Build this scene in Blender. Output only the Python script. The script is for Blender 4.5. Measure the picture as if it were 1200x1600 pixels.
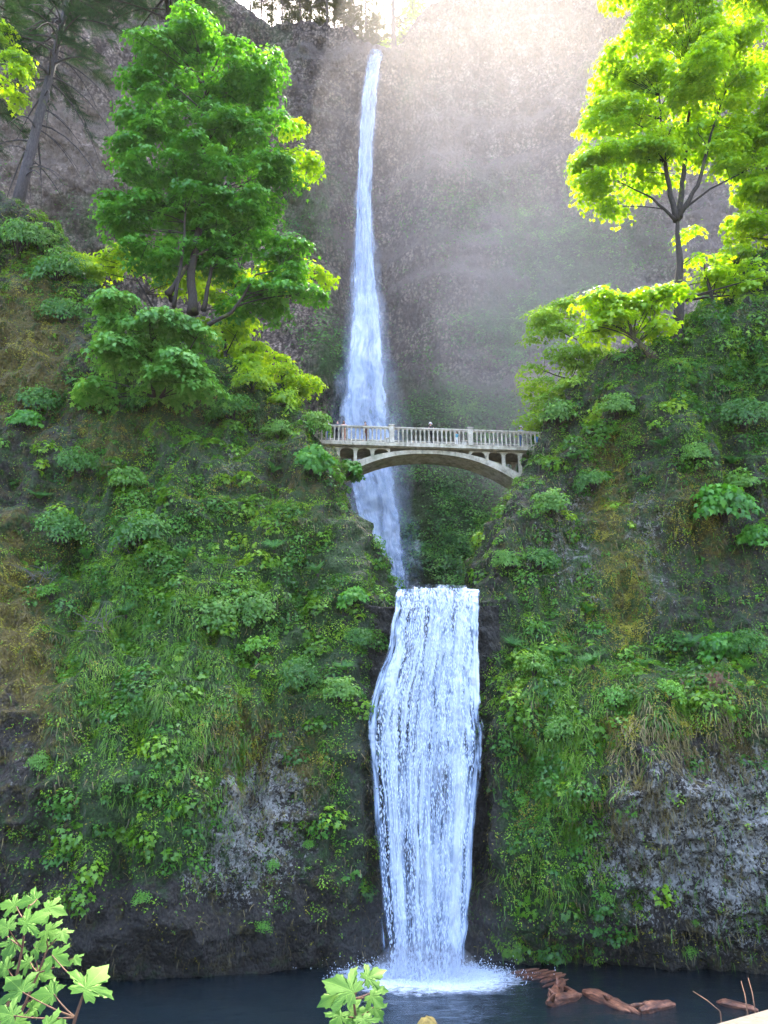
import bpy, math, random
import numpy as np
from mathutils import Vector, Matrix
random.seed(7); RNG = np.random.default_rng(7)
S = bpy.context.scene; COL = S.collection
for o in list(bpy.data.objects): bpy.data.objects.remove(o)

# ------------------------------------------------------------------ camera, sky, sun, exposure
PITCH = math.radians(18); CZ = 10.0; F = 1230.0
cam = bpy.data.objects.new('camera', bpy.data.cameras.new('camera')); COL.objects.link(cam)
cam.data.sensor_fit = 'HORIZONTAL'; cam.data.sensor_width = 36; cam.data.lens = 36*F/1200
cam.data.clip_start = 0.1; cam.data.clip_end = 3000
cam.location = (0, 0, CZ); cam.rotation_euler = (math.radians(90)+PITCH, 0, 0)
S.camera = cam
SUN_EL, SUN_AZ = math.radians(60), math.radians(10)      # azimuth measured from +Y (view) towards +X
sd = Vector((math.sin(SUN_AZ)*math.cos(SUN_EL), math.cos(SUN_AZ)*math.cos(SUN_EL), math.sin(SUN_EL)))
sl = bpy.data.lights.new('sun', 'SUN'); sl.energy = 2.0; sl.angle = math.radians(0.5); sl.color = (1, .93, .78)
so = bpy.data.objects.new('sun', sl); COL.objects.link(so); so.rotation_euler = sd.to_track_quat('Z', 'Y').to_euler()
W = bpy.data.worlds.new('World'); S.world = W; W.use_nodes = True
wn = W.node_tree.nodes; wn.clear()
sky = wn.new('ShaderNodeTexSky'); sky.sky_type = 'NISHITA'; sky.sun_disc = False
sky.sun_elevation = SUN_EL; sky.sun_rotation = SUN_AZ; sky.air_density = .6; sky.dust_density = 3.5; sky.ozone_density = .6
bg = wn.new('ShaderNodeBackground'); bg.inputs[1].default_value = 0.15
wo = wn.new('ShaderNodeOutputWorld'); W.node_tree.links.new(sky.outputs[0], bg.inputs[0]); W.node_tree.links.new(bg.outputs[0], wo.inputs[0])
S.view_settings.view_transform = 'Standard'; S.view_settings.look = 'None'; S.view_settings.exposure = 4.15; S.view_settings.gamma = 1
S.cycles.max_bounces = 8; S.cycles.diffuse_bounces = 3; S.cycles.glossy_bounces = 2; S.cycles.transmission_bounces = 5
S.cycles.transparent_max_bounces = 24; S.cycles.volume_bounces = 0; S.cycles.use_denoising = True
S.cycles.caustics_reflective = False; S.cycles.caustics_refractive = False; S.cycles.sample_clamp_indirect = 6

# ------------------------------------------------------------------ geometry helpers
sp_, cp_ = math.sin(PITCH), math.cos(PITCH)
def P(px, py, Y):
    c = (800-py)/F; dy = cp_ - sp_*c; dz = sp_ + cp_*c
    return Vector(((px-600)/F*Y/dy, Y, CZ + Y*dz/dy))
def proj(v):
    v = np.asarray(v); x, y, z = v[..., 0], v[..., 1], v[..., 2]-CZ
    w = np.maximum(y*cp_ + z*sp_, .01); u = -y*sp_ + z*cp_
    return 600+F*x/w, 800-F*u/w
def mpp(px, py, Y):   # metres per photo pixel there
    a = P(px, py, Y); return (a.y*cp_ + (a.z-CZ)*sp_)/F

def _h(ix, iy, iz, s):
    n = (ix.astype(np.int64)*374761393 + iy.astype(np.int64)*668265263 + iz.astype(np.int64)*2147483647 + s*1274126177) & 0xffffffff
    n = ((n ^ (n >> 13))*1274126177) & 0xffffffff
    n = ((n ^ (n >> 16))*2246822519) & 0xffffffff
    return ((n ^ (n >> 15)) & 0xffff)/32767.5 - 1
def vnoise(p, scale=1., seed=0):
    p = np.asarray(p, float)/scale; i = np.floor(p); f = p-i; f = f*f*(3-2*f); i = i.astype(np.int64)
    X, Y, Z = i[..., 0], i[..., 1], i[..., 2]; fx, fy, fz = f[..., 0], f[..., 1], f[..., 2]; r = 0
    for a in (0, 1):
        for b in (0, 1):
            for c in (0, 1):
                r = r + _h(X+a, Y+b, Z+c, seed)*(fx if a else 1-fx)*(fy if b else 1-fy)*(fz if c else 1-fz)
    return r
def fbm(p, scale, octs=3, seed=0, gain=.5):
    r = 0; a = 1
    for k in range(octs): r = r + a*vnoise(p, scale/2**k, seed+k*17); a *= gain
    return r
def sstep(a, b, x):
    t = np.clip((x-a)/(b-a), 0, 1); return t*t*(3-2*t)

def mesh_np(name, V, Fc, mat=None, parent=None, attrs=None, smooth=False, uv=None):
    V = np.ascontiguousarray(V, np.float32).reshape(-1, 3); Fc = np.ascontiguousarray(Fc, np.int32); k = Fc.shape[1]
    m = bpy.data.meshes.new(name); m.vertices.add(len(V)); m.vertices.foreach_set('co', V.ravel())
    m.loops.add(Fc.size); m.loops.foreach_set('vertex_index', Fc.ravel())
    m.polygons.add(len(Fc)); m.polygons.foreach_set('loop_start', np.arange(0, Fc.size, k, dtype=np.int32))
    m.polygons.foreach_set('loop_total', np.full(len(Fc), k, np.int32))
    if smooth: m.polygons.foreach_set('use_smooth', np.ones(len(Fc), bool))
    for an, av in (attrs or {}).items():
        at = m.attributes.new(an, 'FLOAT', 'POINT'); at.data.foreach_set('value', np.ascontiguousarray(av, np.float32).ravel())
    if uv is not None:
        ul = m.uv_layers.new(name='UVMap'); ul.data.foreach_set('uv', np.ascontiguousarray(uv[Fc.ravel()], np.float32).ravel())
    m.update(calc_edges=True); m.validate()
    if mat: m.materials.append(mat)
    o = bpy.data.objects.new(name, m); COL.objects.link(o)
    if parent: o.parent = parent
    return o
def grid_faces(nu, nv):
    i = np.arange(nu-1)[:, None]*nv + np.arange(nv-1)[None, :]; i = i.ravel()
    return np.stack([i, i+nv, i+nv+1, i+1], 1)
def tag(o, label=None, cat=None, group=None, kind=None):
    if label: o['label'] = label
    if cat: o['category'] = cat
    if group: o['group'] = group
    if kind: o['kind'] = kind
    return o
def empty(name, loc=(0, 0, 0), rz=0, label=None, cat=None, group=None, sc=1):
    o = bpy.data.objects.new(name, None); COL.objects.link(o); o.location = loc; o.rotation_euler = (0, 0, rz); o.scale = (sc,)*3
    o.empty_display_size = .2
    return tag(o, label, cat, group)
def copy_tree(o, parent=None):
    c = o.copy(); COL.objects.link(c); c.parent = parent
    for ch in list(o.children): copy_tree(ch, c)
    return c

class MB:     # collects quads/tris as one mesh
    def __init__(s): s.v = []; s.f = []
    def box(s, a, b):
        n = len(s.v); (x0, y0, z0), (x1, y1, z1) = a, b
        s.v += [(x0,y0,z0),(x1,y0,z0),(x1,y1,z0),(x0,y1,z0),(x0,y0,z1),(x1,y0,z1),(x1,y1,z1),(x0,y1,z1)]
        s.f += [tuple(n+i for i in q) for q in ((0,3,2,1),(4,5,6,7),(0,1,5,4),(1,2,6,5),(2,3,7,6),(3,0,4,7))]
    def tube(s, pts, rad, n=6, cap=True):
        pts = [Vector(p) for p in pts]; base = len(s.v); up = Vector((.13, .27, 1)).normalized(); prev = None
        for i, p in enumerate(pts):
            t = (pts[min(i+1, len(pts)-1)]-pts[max(i-1, 0)]).normalized()
            a = t.cross(up if abs(t.dot(up)) < .95 else Vector((1, 0, 0))).normalized() if prev is None else (prev - t*prev.dot(t)).normalized()
            prev = a; b = t.cross(a); r = rad[i]
            for k in range(n):
                w = 2*math.pi*k/n; s.v.append(tuple(p + a*math.cos(w)*r + b*math.sin(w)*r))
        for i in range(len(pts)-1):
            for k in range(n):
                q = base+i*n; s.f.append((q+k, q+(k+1) % n, q+n+(k+1) % n, q+n+k))
        if cap:
            s.f.append(tuple(base+k for k in range(n))[::-1]); s.f.append(tuple(base+(len(pts)-1)*n+k for k in range(n)))
    def lathe(s, prof, c=(0, 0, 0), n=8):
        base = len(s.v)
        for r, z in prof:
            for k in range(n):
                w = 2*math.pi*k/n; s.v.append((c[0]+r*math.cos(w), c[1]+r*math.sin(w), c[2]+z))
        for i in range(len(prof)-1):
            for k in range(n):
                q = base+i*n; s.f.append((q+k, q+(k+1) % n, q+n+(k+1) % n, q+n+k))
    def prism(s, poly, y0, y1):      # poly in xz, extruded along y
        n = len(s.v); k = len(poly)
        s.v += [(x, y0, z) for x, z in poly] + [(x, y1, z) for x, z in poly]
        s.f += [tuple(range(n, n+k)), tuple(range(n+k, n+2*k))[::-1]] + [(n+i, n+k+i, n+k+(i+1) % k, n+(i+1) % k) for i in range(k)]
    def build(s, name, mat, parent=None, smooth=False, bevel=0):
        m = bpy.data.meshes.new(name); m.from_pydata(s.v, [], s.f); m.update()
        if smooth:
            for p in m.polygons: p.use_smooth = True
        m.materials.append(mat); o = bpy.data.objects.new(name, m); COL.objects.link(o)
        if parent: o.parent = parent
        if bevel:
            b = o.modifiers.new('bevel', 'BEVEL'); b.width = bevel; b.segments = 2; b.limit_method = 'ANGLE'
        return o

# ------------------------------------------------------------------ material helpers
class NT:
    def __init__(s, name):
        s.m = bpy.data.materials.new(name); s.m.use_nodes = True; s.t = s.m.node_tree; s.t.nodes.clear()
        s.out = s.t.nodes.new('ShaderNodeOutputMaterial')
    def n(s, typ, ins=None, **kw):
        nd = s.t.nodes.new('ShaderNode'+typ)
        for k, v in kw.items(): setattr(nd, k, v)
        for k, v in (ins or {}).items(): s.set(nd.inputs[k], v)
        return nd
    def set(s, inp, v):
        if isinstance(v, bpy.types.NodeSocket): s.t.links.new(v, inp)
        elif isinstance(v, bpy.types.Node): s.t.links.new(v.outputs[0], inp)
        else: inp.default_value = v
    def coord(s, scale=(1, 1, 1), kind='Object'):
        tc = s.n('TexCoord'); mp = s.n('Mapping', {'Vector': tc.outputs[kind], 'Scale': scale}); return mp.outputs[0]
    def pos(s, scale=(1, 1, 1)):
        g = s.n('NewGeometry'); return s.n('Mapping', {'Vector': g.outputs['Position'], 'Scale': scale}).outputs[0]
    def noise(s, vec, scale, detail=4, rough=.55, dist=0): return s.n('TexNoise', {'Vector': vec, 'Scale': scale, 'Detail': detail, 'Roughness': rough, 'Distortion': dist}).outputs[0]
    def ramp(s, fac, stops, interp='LINEAR'):
        r = s.n('ValToRGB', {'Fac': fac}); e = r.color_ramp.elements; r.color_ramp.interpolation = interp
        while len(e) < len(stops): e.new(.5)
        for i, (p, c) in enumerate(stops):
            e[i].position = p; e[i].color = (*c, 1) if len(c) == 3 else (c[0],)*3+(1,)
        return r.outputs[0]
    def math(s, op, a, b=0., c=0., clamp=False):
        nd = s.n('Math', operation=op); s.set(nd.inputs[0], a); s.set(nd.inputs[1], b); s.set(nd.inputs[2], c); nd.use_clamp = clamp; return nd.outputs[0]
    def mix(s, f, a, b, bt='MIX'):
        nd = s.n('Mix', data_type='RGBA', blend_type=bt); s.set(nd.inputs[0], f)
        s.set(nd.inputs[6], a if not isinstance(a, tuple) else (*a, 1)); s.set(nd.inputs[7], b if not isinstance(b, tuple) else (*b, 1)); return nd.outputs[2]
    def attr(s, name): return s.n('Attribute', attribute_name=name).outputs['Fac']
    def bump(s, h, strength=.5, dist=.1, normal=None):
        i = {'Height': h, 'Strength': strength, 'Distance': dist}
        if normal: i['Normal'] = normal
        return s.n('Bump', i).outputs[0]
    def prin(s, col, rough=.8, normal=None, spec=.3, **kw):
        i = {'Base Color': col if not isinstance(col, tuple) else (*col, 1), 'Roughness': rough, 'Specular IOR Level': spec}
        if normal: i['Normal'] = normal
        nd = s.n('BsdfPrincipled', i)
        for k, v in kw.items(): s.set(nd.inputs[k], v)
        return nd.outputs[0]
    def done(s, sh, vol=None):
        if sh is not None: s.t.links.new(sh, s.out.inputs[0])
        if vol is not None: s.t.links.new(vol, s.out.inputs[1])
        return s.m
def leafmat(name, dark, mid, light, trans=.4, tcol=None, gloss=.03):
    t = NT(name); a = t.attr('tint'); big = t.noise(t.pos(), .35, 3)
    f = t.math('ADD', t.math('MULTIPLY', a, .7), t.math('MULTIPLY', t.math('SUBTRACT', big, .5), .9))
    f = t.math('ADD', f, .12)
    c = t.ramp(f, [(0, dark), (.5, mid), (1, light)])
    d = t.n('BsdfDiffuse', {'Color': c, 'Roughness': .5}).outputs[0]
    tc = t.mix(1., c, tcol or (1.5, 1.25, .5), 'MULTIPLY')
    tr = t.n('BsdfTranslucent', {'Color': tc}).outputs[0]
    sh = t.n('MixShader', {0: trans, 1: d, 2: tr}).outputs[0]
    g = t.n('BsdfGlossy', {'Color': (.8, .9, .85, 1), 'Roughness': .42}).outputs[0]
    return t.done(t.n('MixShader', {0: gloss, 1: sh, 2: g}).outputs[0])
M = {}
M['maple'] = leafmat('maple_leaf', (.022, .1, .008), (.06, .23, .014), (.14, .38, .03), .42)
M['maple_sunlit'] = leafmat('sunlit_maple_leaf', (.09, .22, .008), (.23, .41, .012), (.42, .56, .02), .6, (1.6, 1.4, .25))  # maple leaf with sunlight put into its yellow green colour
M['shrub'] = leafmat('shrub_leaf', (.02, .08, .01), (.055, .18, .02), (.15, .34, .04), .38)
M['cover'] = leafmat('cover_leaf', (.024, .085, .004), (.095, .235, .01), (.28, .46, .03), .32)
M['fern'] = leafmat('fern_frond', (.018, .075, .012), (.045, .16, .025), (.12, .3, .05), .3)
M['grassy'] = leafmat('hanging_grass', (.03, .09, .006), (.075, .19, .012), (.18, .32, .03), .3)
M['needle'] = leafmat('needles', (.008, .03, .012), (.018, .055, .02), (.04, .09, .03), .15)
M['needle_hazy'] = leafmat('hazy_needles', (.03, .04, .015), (.06, .07, .025), (.12, .11, .04), .3)  # rim needles paled to brown, backlit haze put into the colour
M['drygrass'] = leafmat('dry_leaf', (.05, .035, .015), (.12, .09, .03), (.25, .2, .08), .2, (1, 1, 1))
M['deadfrond'] = leafmat('dead_frond', (.05, .02, .012), (.13, .05, .03), (.22, .1, .05), .15, (1, 1, 1))
M['mossleaf'] = leafmat('moss_tuft', (.08, .07, .008), (.19, .175, .012), (.36, .33, .03), .2, (1, 1, .6))

def mat_rock(name, deep=(.006, .005, .0045), mid=(.035, .029, .023), light=(.12, .1, .078), s=1.0):
    t = NT(name); p = t.pos(); ps = t.pos((1, 1, .55))
    v = t.n('TexVoronoi', {'Vector': ps, 'Scale': 2.6*s, 'Randomness': 1.}, feature='F1')
    v2 = t.n('TexVoronoi', {'Vector': t.pos((1, 1, .7)), 'Scale': 6.5*s}, feature='F1')
    n1 = t.noise(p, .9*s, 6, .65); n2 = t.noise(p, 5*s, 5, .7); n3 = t.noise(p, .22*s, 3)
    c = t.ramp(n2, [(.28, deep), (.5, mid), (.75, light)])
    c = t.mix(t.math('MULTIPLY', v2.outputs['Color'], .45), c, (.035, .026, .02))
    # lichen
    lich = t.attr('lichen')
    vc = t.n('TexVoronoi', {'Vector': t.n('Mapping', {'Vector': t.n('VectorMath', {0: t.pos((1, 1, .7)), 1: t.n('TexNoise', {'Vector': p, 'Scale': 4.}).outputs['Color']}, operation='ADD').outputs[0]}).outputs[0], 'Scale': 4.6*s}, feature='F1')
    lf = t.math('ADD', t.math('ADD', t.math('MULTIPLY', t.n('SeparateColor', {0: vc.outputs['Color']}).outputs[0], .34), t.math('MULTIPLY', t.noise(t.pos((1, 1, .6)), 6.2*s, 5, .75), .62)), t.math('MULTIPLY', t.math('SUBTRACT', lich, 1.), .3))
    lf = t.n('MapRange', {'Value': lf, 'From Min': .44, 'From Max': .52, 'To Min': 0, 'To Max': 1}).outputs[0]
    c = t.mix(t.math('MULTIPLY', lf, t.math('MINIMUM', t.math('MULTIPLY', lich, 1.6), .9)), c, t.ramp(n2, [(.3, (.16, .16, .145)), (.7, (.46, .45, .41))]))
    # moss and greenery base
    mo = t.attr('moss'); mf = t.n('MapRange', {'Value': t.math('ADD', n1, t.math('MULTIPLY', mo, .55)), 'From Min': .62, 'From Max': .8}).outputs[0]
    c = t.mix(mf, c, t.ramp(n2, [(.3, (.035, .028, .008)), (.55, (.11, .085, .014)), (.75, (.2, .18, .025))]))
    gr = t.attr('green'); gf = t.n('MapRange', {'Value': t.math('ADD', t.noise(p, 1.6*s, 5, .7), t.math('MULTIPLY', gr, .5)), 'From Min': .6, 'From Max': .78}).outputs[0]
    c = t.mix(t.math('MULTIPLY', gf, .9), c, t.ramp(t.noise(p, 9*s, 3), [(.3, (.012, .03, .006)), (.7, (.045, .1, .018))]))
    h = t.math('ADD', t.math('MULTIPLY', v.outputs['Distance'], -.8), t.math('ADD', t.math('MULTIPLY', v2.outputs['Distance'], -.5), t.math('MULTIPLY', n2, .6)))
    wet = t.attr('wet'); c = t.mix(t.math('MULTIPLY', wet, .6), c, (.016, .018, .014))
    return t.done(t.prin(c, t.math('SUBTRACT', .9, t.math('MULTIPLY', wet, .2)), t.bump(h, 1., .6/s), .35))
M['rock'] = mat_rock('basalt')

def mat_cliff():
    t = NT('far_basalt'); p = t.pos(); ps = t.pos((1, 1, .5))
    n1 = t.noise(p, .05, 6, .6); n2 = t.noise(ps, .45, 7, .7); n3 = t.noise(t.pos((1, 1, 1.3)), 1.6, 5, .75); n4 = t.noise(t.pos((.25, .25, 1.6)), .12, 4, .6)
    c = t.ramp(n2, [(.34, (.06, .043, .033)), (.48, (.2, .15, .112)), (.62, (.48, .37, .28))])
    c = t.mix(t.ramp(n3, [(.45, (0,0,0)), (.62, (.75,.75,.75))]), c, (.07, .055, .05))
    n5 = t.n('TexVoronoi', {'Vector': t.pos((1, 1, .8)), 'Scale': 1.7}, feature='F1'); n6 = t.noise(t.pos((1, 1, 1.6)), 3.2, 3, .6)
    c = t.mix(t.ramp(t.math('ADD', t.math('MULTIPLY', n5.outputs['Distance'], .5), t.math('MULTIPLY', n6, .7)), [(.48, (0, 0, 0)), (.68, (.85, .85, .85))]), c, (.045, .034, .026))
    c = t.mix(t.n('MapRange', {'Value': n4, 'From Min': .52, 'From Max': .66}).outputs[0], c, (.15, .12, .1))
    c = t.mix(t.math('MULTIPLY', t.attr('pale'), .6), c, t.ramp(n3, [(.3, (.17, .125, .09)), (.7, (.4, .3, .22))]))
    gr = t.attr('green')
    gf = t.n('MapRange', {'Value': t.math('ADD', t.math('ADD', t.math('MULTIPLY', n2, .5), t.math('MULTIPLY', n1, .5)), t.math('MULTIPLY', gr, .4)), 'From Min': .58, 'From Max': .78}).outputs[0]
    c = t.mix(gf, c, t.ramp(n3, [(.3, (.02, .035, .012)), (.7, (.085, .13, .045))]))
    v = t.n('TexVoronoi', {'Vector': t.pos((1, 1, .6)), 'Scale': .9}, feature='F1')
    v3 = t.n('TexVoronoi', {'Vector': t.pos((1, 1, .35)), 'Scale': 2.4}, feature='F1')
    h = t.math('ADD', t.math('MULTIPLY', n2, 1.2), t.math('ADD', t.math('MULTIPLY', n3, .8), t.math('MULTIPLY', t.math('ADD', v.outputs['Distance'], v3.outputs['Distance']), -.5)))
    return t.done(t.prin(c, .95, t.bump(h, 1., 1.4), .1))
M['cliff'] = mat_cliff()

def mat_bark(name, a=(.03, .022, .016), b=(.1, .08, .06), moss=.3):
    t = NT(name); n = t.noise(t.coord((3, 3, .7)), 3, 6, .7)
    c = t.ramp(n, [(.3, a), (.7, b)])
    m = t.n('MapRange', {'Value': t.noise(t.coord(), .8, 4), 'From Min': .62-moss*.3, 'From Max': .72-moss*.3}).outputs[0]
    c = t.mix(t.math('MULTIPLY', m, .8), c, (.07, .085, .012))
    return t.done(t.prin(c, .9, t.bump(n, .8, .05)))
M['bark'] = mat_bark('mossy_bark'); M['bark_dark'] = mat_bark('dark_bark', (.012, .01, .008), (.05, .038, .028), .1)
M['bark_grey'] = mat_bark('grey_bark', (.05, .045, .045), (.16, .145, .14), 0)
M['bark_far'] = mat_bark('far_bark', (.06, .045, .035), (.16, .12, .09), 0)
M['bark_lean'] = mat_bark('lean_bark', (.022, .018, .017), (.085, .07, .065), 0)
M['twig'] = mat_bark('twig_bark', (.05, .024, .012), (.13, .07, .04), 0)

def mat_water_fall(name, cover, sx, sz, seed=0., edge=.16, thin=(.12, .19, .31), alpha_hi=1., puff=0., band=.55, fine=3.5):
    t = NT(name); uvn = t.n('TexCoord').outputs['UV']
    sep = t.n('SeparateXYZ', {0: uvn}); u, v = sep.outputs[0], sep.outputs[1]
    mp = t.n('Mapping', {'Vector': uvn, 'Scale': (sx, sz, 1), 'Location': (seed, seed*2.3, 0)}).outputs[0]
    mp2 = t.n('Mapping', {'Vector': uvn, 'Scale': (sx*3.1, sz*fine, 1), 'Location': (seed+7, seed, 0)}).outputs[0]
    a = t.noise(mp, 1, 5, .65, .3); b = t.noise(mp2, 1, 5, .7, .2)
    dens = t.math('ADD', t.math('MULTIPLY', a, .6), t.math('MULTIPLY', b, .4))
    mp3 = t.n('Mapping', {'Vector': uvn, 'Scale': (sx*.38, max(1.2, sz*.12), 1), 'Location': (seed*1.7, seed, 0)}).outputs[0]
    dens = t.math('ADD', dens, t.math('MULTIPLY', t.math('SUBTRACT', t.noise(mp3, 1, 3, .5, .4), .5), band))
    e = t.math('MULTIPLY', t.math('MULTIPLY', u, t.math('SUBTRACT', 1., u)), 4.)
    e = t.n('MapRange', {'Value': e, 'From Min': 0., 'From Max': min(1., edge*2.2), 'To Min': -.42, 'To Max': 0.}, interpolation_type='SMOOTHSTEP').outputs[0]
    al = t.n('MapRange', {'Value': t.math('ADD', dens, e), 'From Min': .5-cover-puff, 'From Max': .5-cover+.13+puff, 'To Min': 0., 'To Max': alpha_hi}, interpolation_type='SMOOTHSTEP').outputs[0]
    c = t.ramp(dens, [(.36, thin), (.48, (.26, .35, .49)), (.62, (.62, .69, .78))])
    d = t.n('BsdfDiffuse', {'Color': c}).outputs[0]; tr = t.n('BsdfTranslucent', {'Color': c}).outputs[0]
    bm = t.bump(dens, .55, .2); t.set(d.node.inputs['Normal'], bm)
    sh = t.n('MixShader', {0: .3, 1: d, 2: tr}).outputs[0]
    sh = t.n('MixShader', {0: .06, 1: sh, 2: t.n('BsdfGlossy', {'Roughness': .3, 'Normal': bm}).outputs[0]}).outputs[0]
    sh = t.n('MixShader', {0: al, 1: t.n('BsdfTransparent').outputs[0], 2: sh}).outputs[0]
    return t.done(sh)

# ------------------------------------------------------------------ ground, far cliff
def mat_ground():
    t = NT('forest_floor'); n = t.noise(t.pos(), .6, 6)
    return t.done(t.prin(t.ramp(n, [(.35, (.03, .035, .015)), (.65, (.08, .07, .04))]), .95, t.bump(n, .6, .3)))
M['ground'] = mat_ground()
n = 121; gx, gy = np.meshgrid(np.linspace(-300, 300, n), np.linspace(-260, 340, n), indexing='ij')
gz = -2.2 + np.where((gy < 30), 8.6*sstep(30, 8, gy), 0) + 2.2*sstep(18, 60, np.abs(gx))*0
gz = gz + .25*fbm(np.stack([gx, gy, gx*0], -1), 12, 2, 3)
g = mesh_np('ground', np.stack([gx, gy, gz], -1), grid_faces(n, n), M['ground'], smooth=True); tag(g, kind='structure')

def blobs(px, py, lst, base=0.):
    r = np.full(np.shape(px), float(base))
    for x, y, rx, ry, w in lst: r = r + w*np.exp(-((px-x)/rx)**2-((py-y)/ry)**2)
    return np.clip(r, 0, 1.2)
# top edge of the cliff (px -> row), read at Y ~ 120
tp = [(-900, -60), (-300, -70), (200, -70), (330, -45), (375, 5), (400, 22), (430, 32), (500, 38), (540, 52), (560, 66), (574, 80), (603, 84), (628, 78), (640, 46), (655, 22), (672, -4), (700, -9), (900, -12), (1500, -12), (2300, -12)]
nx, nz = 1000, 560
xs = np.linspace(-150, 150, nx)
tx = np.array([P(a, b, 121).x for a, b in tp]); tz = np.array([P(a, b, 121).z for a, b in tp])
top = np.interp(xs, tx, tz)
tt = np.linspace(0, 1, nz)
Xg = np.repeat(xs[:, None], nz, 1)
main = np.minimum(tt/.86, 1)[None, :]; back = np.maximum((tt-.86)/.14, 0)[None, :]
Zg = 8 + (top[:, None]-8)*main + back*12*(1+0*Xg)
prof = np.interp(Zg, [8, 30, 55, 80, 120, 170], [98, 108, 114, 117, 120, 122])
bend = 14*sstep(-22, -75, Xg) + 16*sstep(20, 80, Xg) + 30*sstep(70, 150, np.abs(Xg))
Yg = prof - bend + back*70 - 5*np.exp(-((Xg+16)/9)**2)*sstep(150, 60, Zg)
Yg = Yg + 7*np.exp(-((Xg+1)/7)**2)*sstep(10, 60, Zg)*sstep(147, 118, Zg)*(1-back)              # recess that holds the fall
for (a, b, r1, r2, amp) in [(515, 600, 3.6, 9, 6), (480, 560, 7, 14, 4), (830, 570, 5, 6, 3)]:
    q = P(a, b, 112); Yg = Yg - amp*np.exp(-((Xg-q.x)/r1)**2-((Zg-q.z)/r2)**2)
V = np.stack([Xg, Yg, Zg], -1)
ridge = 1-np.abs(vnoise(V*[1, 1, .35], 7, 5))
dsp = 2.6*fbm(V*[1, 1, .8], 22, 3, 11) + 1.5*ridge*vnoise(V, 16, 9) + .9*fbm(V*[1, 1, .5], 3.2, 3, 23) + .8*vnoise(V*[.12, .12, 1], 3.5, 31) + .7*(1-np.abs(2*vnoise(V*[1, 1, .4], 2.6, 37)))+.45*fbm(V, 1.1, 2, 39)
V[..., 1] -= dsp*(.35+.65*(1-back)); V[..., 2] += .6*fbm(V, 5, 2, 41)*sstep(.8, .9, tt)[None, :]
px, py = proj(V)
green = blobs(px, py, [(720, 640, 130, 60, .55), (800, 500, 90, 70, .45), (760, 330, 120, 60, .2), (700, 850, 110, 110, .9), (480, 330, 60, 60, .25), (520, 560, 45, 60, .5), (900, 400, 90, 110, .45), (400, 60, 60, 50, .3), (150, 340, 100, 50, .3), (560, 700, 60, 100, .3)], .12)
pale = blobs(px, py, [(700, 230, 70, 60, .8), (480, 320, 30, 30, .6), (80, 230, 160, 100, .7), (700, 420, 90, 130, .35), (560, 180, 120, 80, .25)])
CL = V
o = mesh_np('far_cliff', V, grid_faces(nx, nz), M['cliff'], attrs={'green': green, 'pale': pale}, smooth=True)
tag(o, 'tall grey brown basalt cliff behind the bridge', 'cliff', kind='structure')
cpx, cpy = px[::2, ::2].ravel(), py[::2, ::2].ravel(); cV = V[::2, ::2].reshape(-1, 3)
def cliff_at(a, b): 
    d = (cpx-a)**2 + (cpy-b)**2; return Vector(cV[np.argmin(d + (cV[:, 1] > 132)*1e4)])

# ------------------------------------------------------------------ near walls
def edge_table(lst):
    q = [P(a, b, c) for a, b, c in lst]; q.sort(key=lambda v: v.z)
    return np.array([v.z for v in q]), np.array([v.x for v in q])
def build_wall(name, edge, profz, profy, basey, xfar, sgn, nu, nv, ztop, label, zones, seed):
    ez, ex = edge_table(edge)
    z = np.linspace(-2.5, ztop, nv); xe = np.interp(z, ez, ex)
    nf = int(nu*.84); u = np.linspace(0, 1, nf)
    X = np.zeros((nu, nv)); Y = np.zeros((nu, nv)); Z = np.repeat(z[None, :], nu, 0)
    R = 2.6
    xc = xe - sgn*R
    X[:nf] = xfar + (xc[None, :]-xfar)*u[:, None]
    fy = lambda x, z: np.interp(z, profz, profy) + basey(x, z)
    Y[:nf] = fy(X[:nf], Z[:nf])
    yb = fy(xc, z); k = np.linspace(0, 1, nu-nf+1)[1:]
    for i, kk in enumerate(k):
        if kk < .4:
            a = kk/.4*math.pi/2; X[nf+i] = xc + sgn*R*math.sin(a); Y[nf+i] = yb + R*(1-math.cos(a))
        else:
            b = (kk-.4)/.6; X[nf+i] = xc + sgn*R - sgn*b*b*10; Y[nf+i] = yb + R + b*30
    V = np.stack([X, Y, Z], -1)
    d = 1.3*fbm(V*[1, 1, .7], 7, 3, seed) + .9*(1-np.abs(2*vnoise(V*[1, 1, .45], 2.6, seed+5))) + .6*(1-np.abs(2*vnoise(V*[1, 1, .8], 1.3, seed+6)))+ .3*fbm(V, .7, 2, seed+9) + .28*(1-np.abs(2*vnoise(V*[1, 1, .7], .55, seed+21)))*sstep(14, 9, V[..., 2]) + .45*vnoise(V*[.3, .3, 1], 1.3, seed+3) - 1.3*sstep(.5, .8, fbm(V*[1, 1, .35], 3.4, 2, seed+15))*sstep(3, 7, V[..., 2]); d = d*(.55+.45*sstep(0, 5, V[..., 2]))
    du = np.gradient(V, axis=0); dv = np.gradient(V, axis=1); N = np.cross(du, dv); N /= np.linalg.norm(N, axis=-1, keepdims=True)+1e-9
    if np.mean(N[:nf, :, 1]) > 0: N = -N
    V = V + N*(d*.85)[..., None]
    px, py = proj(V)
    at = {k: blobs(px, py, zones[k][1], zones[k][0]) for k in ('green', 'moss', 'lichen', 'wet')}
    o = mesh_np(name, V, grid_faces(nu, nv), M['rock'], attrs=at, smooth=True)
    tag(o, label, 'cliff', kind='structure')
    du = np.gradient(V, axis=0); dv = np.gradient(V, axis=1); N = np.cross(du, dv); A = np.linalg.norm(N, axis=-1); N /= A[..., None]+1e-9
    if np.mean(N[:nf, :, 1]) > 0: N = -N
    return dict(V=V, N=N, A=A, px=px, py=py, nf=nf)
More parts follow.
